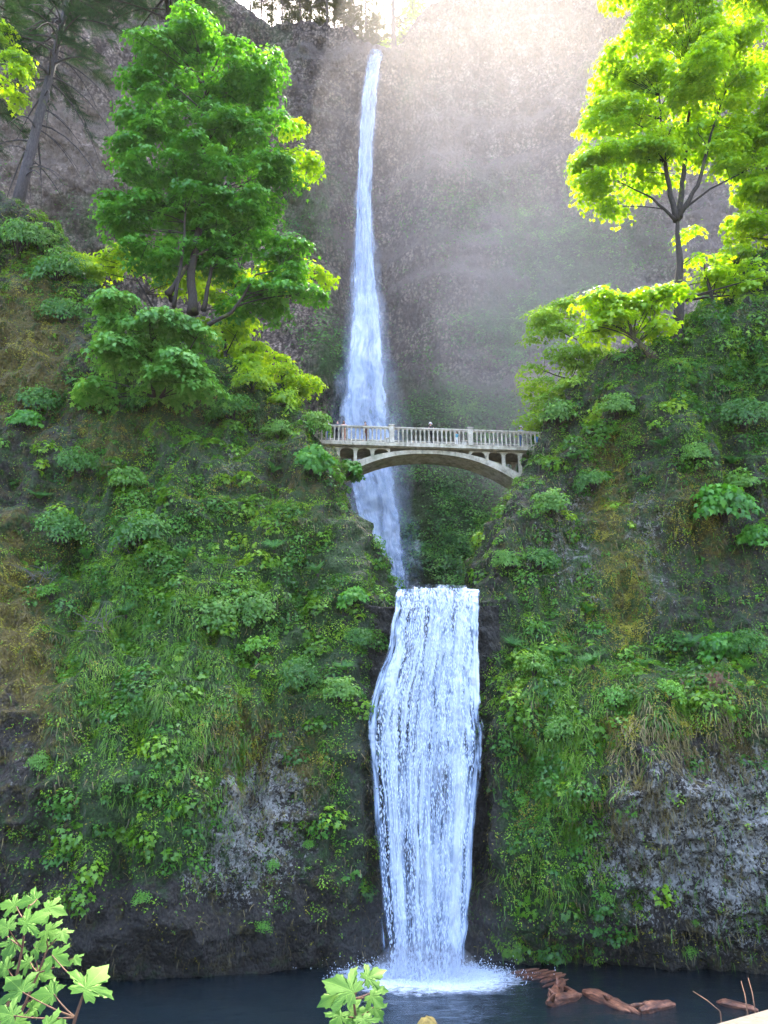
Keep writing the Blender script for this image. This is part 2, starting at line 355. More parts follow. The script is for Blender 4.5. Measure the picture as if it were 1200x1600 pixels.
ZL = dict(
 green=(.35, [(330, 900, 260, 120, .5), (440, 1020, 90, 90, .5), (230, 1100, 120, 220, .6), (520, 1130, 40, 200, .4), (300, 1300, 150, 60, .2), (350, 620, 200, 80, .2), (400, 1260, 90, 100, -.5), (250, 1450, 400, 70, -.45), (20, 1050, 60, 200, -.4), (40, 560, 90, 90, -.2)]),
 moss=(.12, [(40, 530, 70, 120, .8), (20, 940, 60, 120, .9), (100, 1080, 70, 110, .5), (370, 1120, 60, 90, .6), (490, 1190, 40, 40, .6), (180, 700, 60, 60, .5), (320, 620, 150, 60, .35), (470, 800, 80, 90, .3)]),
 lichen=(.08, [(400, 1250, 100, 130, 1.1), (350, 1340, 80, 70, .8), (360, 730, 50, 50, .6), (60, 1190, 70, 60, .4), (530, 860, 60, 80, .4)]),
 wet=(.1, [(570, 1250, 40, 350, 1.), (300, 1500, 400, 90, .6)]))
ZR = dict(
 green=(.35, [(850, 1250, 80, 220, .6), (820, 1080, 70, 80, .5), (1080, 1060, 130, 60, .5), (900, 900, 120, 100, .1), (1120, 600, 120, 100, .3), (1080, 1330, 150, 120, -.6), (1050, 1490, 200, 60, -.4), (960, 1420, 60, 50, .3), (760, 1300, 18, 220, -.6)]),
 moss=(.15, [(955, 800, 25, 120, .9), (985, 960, 25, 90, .8), (1020, 1110, 90, 40, .7), (870, 1120, 60, 120, .3), (1100, 800, 60, 80, .4), (1180, 1100, 60, 60, .4)]),
 lichen=(.12, [(1080, 1320, 190, 130, 1.2), (1180, 1280, 100, 120, .6), (980, 870, 90, 130, .85), (900, 840, 60, 90, .6), (830, 900, 70, 80, .3), (1180, 1460, 60, 60, .4)]),
 wet=(.1, [(765, 1250, 30, 350, 1.), (1000, 1530, 300, 60, .7)]))
LW = build_wall('near_cliff',
  [(598, 1620, 47), (596, 1500, 47), (588, 1400, 47), (580, 1300, 47), (577, 1150, 47.3), (585, 1050, 47.5), (603, 980, 47.8), (598, 930, 48), (572, 890, 50), (544, 830, 52), (526, 780, 54), (514, 735, 56), (496, 695, 57.6), (476, 662, 58.6), (440, 622, 58.5), (360, 575, 59), (280, 515, 60), (170, 478, 61), (110, 420, 63), (30, 355, 64.5), (-120, 300, 66), (-300, 200, 68)],
  [-3, 0, 1.5, 4, 8, 11, 13, 16, 20, 26, 31, 36, 42, 50, 62, 75], [45.2, 44.8, 43.9, 43.3, 43, 43.3, 44, 46, 48.2, 51, 53.5, 56, 58.5, 61.5, 65, 72],
  lambda x, z: 2.6*sstep(-11, -1.5, x)*sstep(34, 10, z) - 3.*sstep(-18, -40, x) + 1.3*np.exp(-((x+9.5)/2.2)**2)*sstep(14, 10, z)*0,
  -58, 1, 700, 700, 66, 'mossy left cliff covered in ferns beside the lower falls', ZL, 3)
RW = build_wall('near_cliff',
  [(775, 1620, 48), (770, 1500, 48), (768, 1400, 48), (764, 1250, 48), (762, 1100, 48), (760, 980, 48.5), (758, 900, 49.5), (763, 850, 51), (785, 800, 54), (812, 770, 56), (832, 745, 57.5), (842, 715, 58.5), (852, 665, 58.5), (905, 615, 57.5), (965, 575, 56), (1040, 548, 55), (1110, 480, 56), (1180, 405, 57), (1300, 330, 58), (1500, 220, 60)],
  [-3, 0, 2, 4, 7, 10, 12.5, 14.2, 15.5, 20, 26, 31, 36, 42, 50, 62, 75], [49.5, 48.6, 46.6, 45.2, 44.2, 43.8, 44.2, 45.6, 48, 49.3, 51.2, 53.5, 56, 58.3, 61.5, 65, 72],
  lambda x, z: (1.6*sstep(10.5, 6, x) - 1.4*sstep(10, 15, x))*sstep(18, 12, z) - 1.6*sstep(14, 22, x)*sstep(14, 6, z) - 2.*sstep(20, 42, x) - 5.*sstep(11, 22, x)*sstep(22, 42, z),
  60, -1, 700, 700, 66, 'mossy right cliff with white lichen beside the lower falls', ZR, 57)
bpy.data.objects['near_cliff'].name = 'left_cliff'
[o for o in bpy.data.objects if o.name.startswith('near_cliff')][0].name = 'right_cliff'

# rock face behind the lower falls and its ledge
nu, nv = 150, 240
U, T = np.meshgrid(np.linspace(-2.6, 7.2, nu), np.linspace(0, 1, nv), indexing='ij')
Zf = np.minimum(-2.5+T/.7*22.2, 19.75) - .0; bk = np.maximum((T-.7)/.3, 0)
Yf = 49.0 - .9*sstep(19.7, 5, Zf) + bk*45; Zf = Zf + bk*1.2
Vf = np.stack([U, Yf, Zf], -1); d = .5*fbm(Vf, 2.2, 3, 5)+.2*fbm(Vf, .5, 2, 8)
Vf[..., 1] -= d*(bk == 0); Vf[..., 2] += .15*d
o = mesh_np('rock_face', Vf, grid_faces(nu, nv), M['rock'], attrs={'green': 0*U, 'moss': 0*U, 'lichen': 0*U, 'wet': 0*U+1}, smooth=True)
tag(o, 'dark wet rock face behind the lower falls', 'rock face', kind='structure')

# ------------------------------------------------------------------ water
def mat_pool():
    t = NT('pool_water'); p = t.pos(); g = t.n('NewGeometry')
    dv = t.n('VectorMath', {0: g.outputs['Position'], 1: (2.2, 45., 0)}, operation='SUBTRACT'); ds = t.n('VectorMath', {0: dv.outputs[0], 1: (.8, 1.15, 0)}, operation='MULTIPLY')
    L = t.n('VectorMath', {0: ds.outputs[0]}, operation='LENGTH').outputs['Value']
    n1 = t.noise(t.pos((1, 1.6, 1)), 2.6, 6, .7, .6); n2 = t.noise(t.pos((1, 2.2, 1)), 1.1, 4, .6)
    f = t.math('SUBTRACT', t.math('ADD', n1, 1.05), t.math('MULTIPLY', L, .25))
    foam = t.n('MapRange', {'Value': f, 'From Min': .55, 'From Max': .9}).outputs[0]
    streak = t.n('MapRange', {'Value': t.math('SUBTRACT', t.noise(t.pos((1, 3, 1)), 3.2, 6, .75, 1.), t.math('MULTIPLY', L, .012)), 'From Min': .6, 'From Max': .7, 'To Max': .3}).outputs[0]
    fo = t.math('MAXIMUM', foam, streak, clamp=True)
    h = t.math('ADD', t.math('MULTIPLY', n2, .6), t.math('MULTIPLY', t.noise(t.pos((1, 2, 1)), 6, 4, .6), .25))
    w = t.prin((.004, .01, .014), .06, t.bump(h, .55, .2), .5)
    return t.done(t.n('MixShader', {0: fo, 1: w, 2: t.prin((.55, .63, .74), .6, t.bump(n1, .8, .2))}).outputs[0])
nu = 200; U, T = np.meshgrid(np.linspace(-60, 60, nu*2), np.linspace(28, 52, nu), indexing='ij')
hh = .06*fbm(np.stack([U, T*1.5, U*0], -1), 1.6, 3, 5)
hh = hh*(1+3*np.exp(-((U-2.2)/3.5)**2-((T-45.3)/2.2)**2))
o = mesh_np('pool_water', np.stack([U, T, hh], -1), grid_faces(nu*2, nu), mat_pool(), smooth=True); tag(o, 'dark blue plunge pool with white foam', 'water', kind='structure')

def ribbon(name, rows, mat, nu=60, nv=400, bulge=.5, off=0., amp=.12, nsc=(6, 40), seed=1, parent=None):
    """rows: list of (left point, right point) top to bottom, lofted into a curved falling sheet"""
    Lp = np.array([r[0] for r in rows]); Rp = np.array([r[1] for r in rows]); t0 = np.linspace(0, 1, len(rows)); t = np.linspace(0, 1, nv)
    def sm(A):
        out = np.stack([np.interp(t, t0, A[:, i]) for i in range(3)], 1); k = max(3, nv//len(rows)//2*2+1); ker = np.hanning(k+2)[1:-1]; ker /= ker.sum()
        pad = np.concatenate([out[:1]*2-out[k//2:0:-1], out, out[-1:]*2-out[-2:-k//2-1:-1]]) if k > 2 else out
        return np.stack([np.convolve(pad[:, i], ker, 'valid')[:nv] for i in range(3)], 1)
    Ls, Rs = sm(Lp), sm(Rp); u = np.linspace(0, 1, nu)
    V = Ls[None]*(1-u)[:, None, None] + Rs[None]*u[:, None, None]
    q = np.stack([np.repeat(u[:, None]*nsc[0], nv, 1), np.repeat(t[None]*nsc[1], nu, 0), np.full((nu, nv), seed*3.7)], -1)
    V[..., 1] -= (bulge*np.sin(u*math.pi)[:, None] + off) + amp*fbm(q, 1, 4, seed)
    V[..., 0] += amp*.6*fbm(q, 1.3, 2, seed+3)
    uv = np.stack([np.repeat(u[:, None], nv, 1), np.repeat(1-t[None], nu, 0)], -1).reshape(-1, 2)
    return mesh_np(name, V, grid_faces(nu, nv), mat, parent, smooth=True, uv=uv)
# lower falls
lr = [(620, 748, 918, 47.6), (617, 750, 930, 46.9), (613, 750, 955, 46.6), (608, 749, 1000, 46.4), (594, 750, 1050, 46.2), (577, 752, 1100, 46.), (571, 756, 1150, 45.9), (573, 753, 1200, 45.8), (578, 748, 1300, 45.6), (585, 741, 1400, 45.5), (598, 730, 1480, 45.3), (598, 728, 1522, 45.3)]
rows = [(P(a-4, r, y), P(b+4, r, y)) for a, b, r, y in lr]
rows = [(Vector((rows[0][0].x, 60, 20.3)), Vector((rows[0][1].x, 60, 20.3)))] + rows
lf = empty('lower_waterfall', (0, 0, 0)); tag(lf, 'wide white lower waterfall plunging into the pool', 'waterfall', kind='structure')
ribbon('falling_water', rows, mat_water_fall('falls_dense', .13, 18, 8, 0., .1, band=.9, fine=1.4, puff=.03), 120, 700, .35, 0, .22, (9, 22), 2, lf)
ribbon('falling_water', rows, mat_water_fall('falls_streaks', -.01, 34, 4, 3., .4, band=.9, fine=1., puff=.05), 100, 600, .45, .35, .2, (16, 30), 5, lf)
ribbon('falling_water', rows, mat_water_fall('falls_spray', -.02, 22, 14, 9., .4, alpha_hi=.5, puff=.12), 80, 500, .6, .75, .3, (10, 40), 8, lf)
def mat_foam():
    t = NT('foam_drop'); d = t.n('BsdfDiffuse', {'Color': (.6, .68, .8, 1)}).outputs[0]
    return t.done(t.n('MixShader', {0: .35, 1: d, 2: t.n('BsdfTranslucent', {'Color': (.85, .9, .95, 1)}).outputs[0]}).outputs[0])
M['foam'] = mat_foam()
def streaks(name, n, sampler, size, aspect, parent=None, mat=None):
    pos = sampler(n); s = size*(.4+RNG.random(n)*1.1)
    w = RNG.normal(size=(n, 3)); w[:, 1] *= .3; w[:, 2] = 0; w /= np.linalg.norm(w, axis=1, keepdims=True)
    a = w*(s*.5)[:, None]; dn = np.zeros((n, 3)); dn[:, 2] = s*aspect; dn[:, 0] = RNG.normal(size=n)*s*.15; yy = np.zeros((n, 3)); yy[:, 1] = -s*.4
    V = np.stack([pos-dn, pos+a, pos+dn, pos-a, pos+yy], 1)
    Fc = (np.array([[0, 1, 4], [1, 2, 4], [2, 3, 4], [3, 0, 4]])[None] + (np.arange(n)*5)[:, None, None]).reshape(-1, 3)
    return mesh_np(name, V.reshape(-1, 3), Fc, mat or M['foam'], parent)
def in_fall(n):
    t = .1+.9*RNG.random(n)**.8; rr = np.array([(a, b, r, y) for a, b, r, y in lr]); k = t*(len(rr)-1); i = np.floor(k).astype(int).clip(0, len(rr)-2); f = (k-i)[:, None]
    q = rr[i]*(1-f)+rr[i+1]*f; u = .09+.82*RNG.random(n); px = q[:, 0]+(q[:, 1]-q[:, 0])*u
    v = np.array([P(a, b, c) for a, b, c in zip(px, q[:, 2], q[:, 3])]); v[:, 1] -= .4+RNG.random(n)*.8 + .3*np.sin(u*3.14); return v
streaks('spray_drops', 9000, in_fall, .045, 2., lf)
def splash(n):
    a = RNG.normal(size=(n, 3)); p = np.stack([2.15+a[:, 0]*1.7, 44.9-np.abs(a[:, 1])*.9, np.abs(a[:, 2])*.35+.05], 1); return p
streaks('splash', 9000, splash, .04, .8, lf)
o = None
# upper falls, down the recess of the far cliff
ur = [(572, 603, 84), (568, 600, 100), (563, 597, 130), (558, 593, 180), (556, 588, 240), (553, 585, 300), (549, 588, 360), (545, 596, 430), (538, 606, 500), (530, 614, 570), (520, 620, 640), (526, 632, 720), (540, 644, 800), (556, 650, 870), (576, 648, 920), (590, 645, 980)]
uy = []
for a, b, r in ur:
    m_ = min(cliff_at(a+k*(b-a), r+dr).y for k in (0, .5, 1) for dr in (-6, 6)); uy.append(m_-.8)
for i in range(1, len(uy)): uy[i] = min(uy[i], uy[i-1])
rows = [(P(a, r, y), P(b, r, y)) for (a, b, r), y in zip(ur, uy)]
r0 = rows[0]; rows = [(r0[0]+Vector((-.6, 14, .9)), r0[1]+Vector((.8, 14, .9)))] + rows
uf = empty('upper_waterfall', (0, 0, 0)); tag(uf, 'tall thin white upper waterfall dropping down the cliff behind the bridge', 'waterfall', kind='structure')
core = [(a*.93+b*.07, a*.1+b*.9) for a, b in rows]
ribbon('falling_water', core, mat_water_fall('upper_core', .16, 6, 22, 1., .35, thin=(.22, .29, .42)), 40, 700, .6, 0, .35, (5, 60), 3, uf)
ribbon('falling_water', rows, mat_water_fall('upper_veil', .12, 6, 14, 5., .4, thin=(.25, .32, .46), alpha_hi=.62, puff=.12), 40, 700, 1.1, .6, .5, (5, 50), 6, uf)
wide = [(a-(b-a)*.25*k, b+(b-a)*.3*k) for (a, b), k in zip(rows, np.linspace(.2, 1.1, len(rows)))]
ribbon('falling_water', wide[3:], mat_water_fall('upper_mist', .08, 4, 9, 8., 1., thin=(.25, .32, .46), alpha_hi=.38, puff=.22), 40, 500, 1.6, 1.4, .6, (4, 40), 9, uf)

# mist at the feet of the falls
def mat_mist(name, d, g=.3):
    t = NT(name); return t.done(None, t.n('VolumePrincipled', {'Color': (1, .9, .8, 1) if d < .01 else (.93, .95, 1, 1), 'Density': d, 'Anisotropy': g}).outputs[0])
def mist(loc, r, d, label, g=.3):
    bpy_m = MB(); pr = [(math.sin(a)*1., -math.cos(a)) for a in np.linspace(0.001, math.pi-.001, 17)]; bpy_m.lathe(pr, n=24)
    o = bpy_m.build('mist', mat_mist('mist', d, g), smooth=True); o.location = loc; o.scale = r; tag(o, label, 'mist', kind='stuff')
RIMX = 1
q = P(585, 720, 104); mist(q, (6, 5, 16), .012, 'pale mist at the foot of the upper falls')
mist((20, 84, 84), (30, 30, 48), .002, 'pale sunlit spray drifting across the far cliff right of the upper falls', .1)
mist((14, 92, 100), (18, 22, 34), .0012, 'brighter spray hanging in the sun beside the upper falls', .0)
mist((20, 90, 62), (14, 18, 22), .003, 'thin spray cloud over the middle of the far cliff', .1)
mist((2.1, 44.4, .5), (5, 3, 4.5), .012, 'faint spray around the foot of the lower falls')
mist((2.1, 44.6, .3), (2.7, 1.5, 1.5), .2, 'white spray rising from the pool under the lower falls')

# ------------------------------------------------------------------ leaf templates and scattering
def fan(outline, centre, droop=.18, fold=.1):
    o = [centre] + outline; V = np.array([(x, y, -droop*(x*x+y*y) + fold*abs(x)) for x, y in o]); n = len(outline)
    return V, np.array([(0, i+1, (i+1) % n+1) for i in range(n)])
STAR = fan([(0, -.05), (.42, -.12), (.3, .12), (.62, .42), (.28, .42), (0, .95), (-.28, .42), (-.62, .42), (-.3, .12), (-.42, -.12)], (0, .2), .3, .08)
OVAL = (np.array([(0, 0, 0), (.3, .45, .07), (0, 1, -.1), (-.3, .45, .07)], float), np.array([(0, 1, 2), (0, 2, 3)]))
LOBE3 = fan([(0, 0), (.38, .05), (.42, .38), (.2, .5), (.16, .85), (-.16, .85), (-.2, .5), (-.42, .38), (-.38, .05)], (0, .4), .2, .06)
BLADE = (np.array([(-.035, 0, 0), (.035, 0, 0), (-.03, .5, .12), (.03, .5, .12), (0, 1, -.02)], float), np.array([(0, 1, 3), (0, 3, 2), (2, 3, 4)]))
def frond(npin=16, w=.17):
    V = []; Fc = []; z = lambda t: .55*t-.75*t*t
    for k in range(npin):
        t = .08+.92*k/npin; l = w*math.sin(math.pi*min(1, t*.85+.12))**.7
        for s in (-1, 1):
            b = len(V); V += [(0, t-.02, z(t-.02)), (0, t+.02, z(t+.02)), (s*l, t+.05, z(t)-.35*l)]; Fc.append((b, b+1, b+2))
    return np.array(V), np.array(Fc)
FROND = frond()
SPRAY = (lambda: (lambda V, Fc: (np.array(V), np.array(Fc)))(*(lambda r: ([v for k in range(9) for s in (-1, 1) for v in ((0, .1*k, -.1*(.1*k)**2), (0, .1*k+.05, -.1*(.1*k)**2), (s*.22*(1-.08*k), .1*k+.16, -.06-.1*(.1*k)**2))], [(3*i, 3*i+1, 3*i+2) for i in range(18)]))(0)))()
def orient(nrm, dirv):
    z = nrm/(np.linalg.norm(nrm, axis=1, keepdims=True)+1e-9); y = dirv - z*np.sum(dirv*z, 1, keepdims=True); y /= np.linalg.norm(y, axis=1, keepdims=True)+1e-9
    return np.stack([np.cross(y, z), y, z], 2)
def leaves(name, pos, nrm, dirv, size, tmpl, mat, parent=None, tint=None, squash=None):
    T, Fc = tmpl; n = len(pos); Rm = orient(nrm, dirv); loc = T[None]*np.asarray(size)[:, None, None]
    V = np.einsum('nij,nkj->nki', Rm, loc) + pos[:, None]
    F2 = (Fc[None] + (np.arange(n)*len(T))[:, None, None]).reshape(-1, Fc.shape[1])
    ti = RNG.random(n) if tint is None else tint
    return mesh_np(name, V.reshape(-1, 3), F2, mat, parent, attrs={'tint': np.repeat(ti, len(T))})
def tiers(cent, outd, rad, per, jitter=.35, flat=.55, droop=.45):
    """umbrella-shaped clusters of leaves round each centre"""
    n = len(cent)*per; c = np.repeat(cent, per, 0); o = np.repeat(outd, per, 0); r = np.repeat(rad, per)
    m = o*flat + [0, 0, 1]; m += RNG.normal(size=(n, 3))*.12; m /= np.linalg.norm(m, axis=1, keepdims=True)
    d = RNG.normal(size=(n, 3)); d -= m*np.sum(d*m, 1, keepdims=True); d /= np.linalg.norm(d, axis=1, keepdims=True)
    q = RNG.random(n)**.55
    pos = c + d*(r*q)[:, None] - m*(r*q*q*.35)[:, None] + RNG.normal(size=(n, 3))*(r*.1)[:, None]
    nn = m + d*q[:, None]*.7 + RNG.normal(size=(n, 3))*jitter
    dd = d + o*.3 + [0, 0, -droop] + RNG.normal(size=(n, 3))*.2
    return pos, nn, dd
def bez(a, b, c, n):
    return [a*(1-t)**2 + b*2*t*(1-t) + c*t*t for t in [i/(n-1) for i in range(n)]]

def tree(name, label, cat, trunks, lobes, ncl, per, lsize, lmat, bark, tmpl=STAR, crad=.85, limbs=60, group=None, gap=.0, tier=1.3, kper=13):
    """trunks: list of (list of (px,row,Y), base radius); lobes: (px,row,Y, rx px, rz px, ry m)"""
    base = P(*trunks[0][0][0]); e = empty(name, base, 0, label, cat, group)
    mb = MB(); allp = []
    for pts, r in trunks:
        q = [P(*p) - base for p in pts]; fine = []
        for i in range(len(q)-1):
            for k in range(4): fine.append(q[i].lerp(q[i+1], k/4) + Vector((random.uniform(-1, 1), random.uniform(-1, 1), 0))*r*.25)
        fine.append(q[-1]); m = len(fine)
        mb.tube(fine, [r*(1.25 if i == 0 else 1)*(1-.82*i/m) for i in range(m)], 9); allp += [(f, r*(1-.82*i/m)) for i, f in enumerate(fine)]
    C = []; O = []; tot = sum(l[3]*l[4] for l in lobes)
    for (a, b, y, rx, rz, ry) in lobes:
        c = np.array(P(a, b, y)-base); sc_ = mpp(a, b, y); k = ncl*rx*rz/tot; K = max(2, int(k/kper))
        d = RNG.normal(size=(K*3, 3)); d /= np.linalg.norm(d, axis=1, keepdims=True); rr = RNG.random(K*3)**.4
        pt = c + d*rr[:, None]*[rx*sc_*.88, ry*.9, rz*sc_*.85]
        keep = vnoise(pt+np.array(base), 1.9, 77) > (-.3+gap); pt = pt[keep][:K]; d = d[keep][:K]
        for p0, d0 in zip(pt, d):
            R = tier*(.6+.75*RNG.random()); m = max(3, int(kper*(R/tier)**1.3)); q = RNG.normal(size=(m, 3)); q /= np.linalg.norm(q, axis=1, keepdims=True); q[:, 2] = np.abs(q[:, 2])*.9-.12
            tl = np.array([d0[0]*.35, d0[1]*.35, 0]); v = q*[1, 1, .55]*R*(.55+.45*RNG.random((m, 1))**.5); v[:, 2] -= (v[:, :2]@tl[:2])*.8
            C.append(p0+v); O.append(q*[1, 1, .25]*.6+d0*[.4, .4, .1])
    C = np.concatenate(C); O = np.concatenate(O)
    tmb = mb.build('trunk', bark, e, smooth=True)
    bm_ = MB(); idx = RNG.choice(len(C), min(limbs, len(C)), replace=False)
    for i in idx:
        c = Vector(C[i]); best = min(allp, key=lambda f: (f[0]-c).length + max(0, f[0].z-c.z+.25*(f[0]-c).xy.length)*3)
        a, r = best; L = (c-a).length
        mid = a.lerp(c, .45) + Vector((random.uniform(-.12, .12)*L, random.uniform(-.12, .12)*L, random.uniform(-.02, .16)*L))
        r1 = min(r*.55, .03+.012*L); bm_.tube(bez(a, mid, c, 7), [r1*(1-.8*k/6) for k in range(7)], 5, False)
        for _ in range(2):
            j = C[np.argmin(np.linalg.norm(C-np.array(c.lerp(a, random.uniform(.0, .3)))-RNG.normal(size=3)*1.2, axis=1))]
            s0 = a.lerp(c, .7); bm_.tube([s0, s0.lerp(Vector(j), .5)+Vector((0, 0, .15)), Vector(j)], [r1*.4, r1*.3, r1*.15], 4, False)
    bm_.build('branches', bark, e, smooth=True)
    p, n_, d_ = tiers(C, O, crad*(.6+RNG.random(len(C))*.8), per)
    leaves('crown', p, n_, d_, lsize*(.65+RNG.random(len(p))*.6), tmpl, lmat, e, tint=np.clip(np.repeat(RNG.random(len(C)), per)*.6+RNG.random(len(p))*.4, 0, 1))
    return e

# --- the big maples
tree('maple_tree', 'big round dark green maple left of the upper falls', 'tree',
     [([(302, 490, 57), (300, 430, 57), (310, 360, 57), (318, 280, 57), (322, 180, 57.5), (315, 90, 58)], .42),
      ([(318, 485, 57.3), (330, 420, 57.6), (345, 340, 58), (350, 250, 58)], .2),
      ([(262, 460, 56.5), (300, 405, 56.8), (355, 372, 57.5)], .26),
      ([(272, 480, 56.5), (285, 400, 56), (290, 330, 55.5), (270, 250, 55.5)], .16),
      ([(325, 508, 56), (362, 488, 55.5), (385, 455, 55), (400, 430, 55), (440, 420, 55)], .18)],
     [(305, 80, 58, 85, 50, 4.5), (240, 105, 57, 60, 40, 4), (385, 115, 58, 60, 45, 4), (255, 130, 57, 65, 50, 4), (365, 130, 58, 75, 65, 4.5), (390, 215, 58, 80, 60, 4.5), (300, 190, 56, 95, 60, 5), (230, 245, 56.5, 75, 45, 4), (420, 275, 58, 55, 45, 3.5),
      (200, 290, 57, 50, 35, 3), (300, 270, 55.5, 100, 50, 4), (385, 330, 57.5, 75, 45, 4), (230, 345, 57.5, 65, 45, 3.5), (330, 350, 59, 80, 50, 3), (290, 330, 56, 90, 35, 3), (340, 400, 58, 70, 35, 3), (215, 200, 57, 50, 40, 3), (250, 400, 57.5, 60, 40, 3), (300, 60, 58, 90, 45, 4), (185, 330, 57, 40, 30, 2.5), (435, 400, 56.5, 60, 40, 3), (460, 450, 56, 50, 35, 2.5), (400, 470, 56.5, 50, 35, 2.5)],
     3300, 18, .34, M['maple'], M['bark_dark'], limbs=150, gap=.1, tier=1.1, kper=10)
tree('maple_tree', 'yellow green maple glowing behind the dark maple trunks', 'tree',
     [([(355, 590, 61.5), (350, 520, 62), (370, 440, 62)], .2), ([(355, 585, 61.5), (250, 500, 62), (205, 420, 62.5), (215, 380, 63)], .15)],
     [(350, 520, 61.5, 60, 50, 3), (290, 430, 62.5, 70, 45, 2.5), (180, 430, 63, 60, 40, 2.5), (390, 570, 60.5, 50, 50, 2.5), (440, 425, 61, 55, 30, 2.5), (370, 460, 63, 60, 40, 2), (400, 560, 60.5, 45, 35, 2), (462, 205, 60, 16, 36, 1.5), (470, 255, 60, 14, 26, 1.5), (480, 430, 59.5, 34, 34, 2), (130, 420, 64, 40, 30, 2)],  # slim high lobes carry the dark maple's sunlit right edge as leaf colour
     700, 18, .36, M['maple_sunlit'], M['bark_dark'], limbs=40, gap=.1)
tree('maple_tree', 'thin sunlit sapling on the left rim above the end of the bridge', 'tree',
     [([(455, 668, 58.6), (450, 630, 58.6), (440, 590, 58.6), (432, 565, 58.6)], .1)],
     [(440, 585, 58.6, 34, 22, 1.6), (468, 610, 58.4, 30, 20, 1.4), (415, 615, 58.6, 30, 20, 1.4), (478, 645, 58.2, 24, 18, 1.2), (435, 650, 58, 34, 18, 1.4)], 260, 16, .26, M['maple_sunlit'], M['bark_dark'], tmpl=LOBE3, crad=.6, limbs=26)
tree('maple_tree', 'low spreading maple with drooping pale leaves under the big left maple', 'tree',
     [([(240, 620, 53), (235, 560, 52.8), (250, 500, 52.5)], .14), ([(250, 622, 53), (290, 560, 52.5), (310, 520, 52)], .1)],
     [(200, 500, 52.5, 60, 32, 2.6), (270, 510, 52, 70, 38, 2.6), (180, 560, 52, 50, 35, 2), (260, 580, 51.8, 75, 40, 2.2), (320, 590, 52.2, 35, 35, 1.6), (150, 600, 52, 25, 20, 1), (225, 545, 52, 80, 40, 2.5)],
     560, 20, .36, leafmat('pale_maple_leaf', (.04, .15, .02), (.11, .3, .045), (.24, .47, .1), .35), M['bark_dark'], limbs=40)
tree('maple_tree', 'tall sunlit yellow green maple on the right rim', 'tree',
     [([(1058, 560, 54), (1062, 470, 54), (1060, 400, 54), (1058, 330, 54)], .5),
      ([(1058, 345, 54), (1045, 290, 53.8), (1035, 220, 53.5), (1030, 150, 53.5)], .26), ([(1060, 340, 54), (1068, 270, 54.3), (1075, 190, 54.5), (1090, 110, 54.5)], .26),
      ([(1062, 335, 54), (1090, 290, 53.5), (1110, 215, 53), (1135, 140, 53)], .22), ([(1056, 345, 53.9), (1020, 310, 53.5), (980, 290, 53)], .14), ([(1064, 330, 54.1), (1110, 295, 54.5), (1170, 265, 55)], .12)],
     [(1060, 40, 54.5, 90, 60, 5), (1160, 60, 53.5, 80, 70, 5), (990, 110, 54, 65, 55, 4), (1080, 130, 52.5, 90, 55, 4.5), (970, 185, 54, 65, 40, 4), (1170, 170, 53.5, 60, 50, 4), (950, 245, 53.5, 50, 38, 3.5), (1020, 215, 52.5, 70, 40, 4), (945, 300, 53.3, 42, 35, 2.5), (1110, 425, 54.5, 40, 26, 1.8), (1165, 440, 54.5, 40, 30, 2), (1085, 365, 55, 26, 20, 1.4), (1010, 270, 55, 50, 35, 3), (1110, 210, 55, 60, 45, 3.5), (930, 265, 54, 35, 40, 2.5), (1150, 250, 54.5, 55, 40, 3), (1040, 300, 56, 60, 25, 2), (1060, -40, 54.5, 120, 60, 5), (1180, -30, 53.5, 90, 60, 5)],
     3000, 18, .32, M['maple_sunlit'], M['bark_dark'], limbs=150, gap=.12)
tree('maple_tree', 'sunlit yellow maple cut off by the right edge of the frame', 'tree',
     [([(1215, 480, 55.5), (1205, 400, 55.5), (1200, 300, 55.5)], .3)],
     [(1185, 230, 56, 50, 40, 3), (1190, 300, 55.5, 55, 45, 3), (1165, 340, 55.5, 35, 30, 2.5), (1215, 190, 55.5, 50, 50, 3)], 420, 20, .36, M['maple_sunlit'], M['bark'], limbs=30, gap=.05)
tree('maple_tree', 'leaning mossy maple stub with bright yellow leaves right of the bridge', 'tree',
     [([(1045, 572, 53), (1015, 552, 52.7), (990, 528, 52.5)], .5)],
     [(985, 480, 52.3, 50, 32, 2), (935, 475, 52.5, 40, 22, 2), (1045, 465, 52, 28, 32, 1.5), (965, 515, 52, 50, 22, 1.6), (1040, 510, 52.1, 24, 25, 1.2)], 230, 18, .36, M['maple_sunlit'], M['bark'], limbs=22)
tree('vine_maple', 'airy light green vine maple arching over the right end of the bridge', 'tree',
     [([(975, 640, 58.5), (930, 600, 58.2), (880, 590, 58), (850, 580, 58)], .12), ([(985, 630, 58.5), (940, 550, 58.2), (880, 520, 58)], .1)],
     [(860, 515, 58.3, 55, 32, 2), (900, 550, 58, 60, 35, 2.2), (850, 600, 58.5, 38, 40, 2), (900, 610, 57.5, 55, 30, 2), (960, 590, 57.6, 55, 30, 2), (840, 650, 58.6, 30, 25, 1.4), (890, 485, 59, 40, 22, 2)],
     700, 18, .26, leafmat('vine_maple_leaf', (.09, .22, .02), (.19, .37, .035), (.33, .52, .07), .45), M['bark'], tmpl=LOBE3, crad=.7, limbs=50)

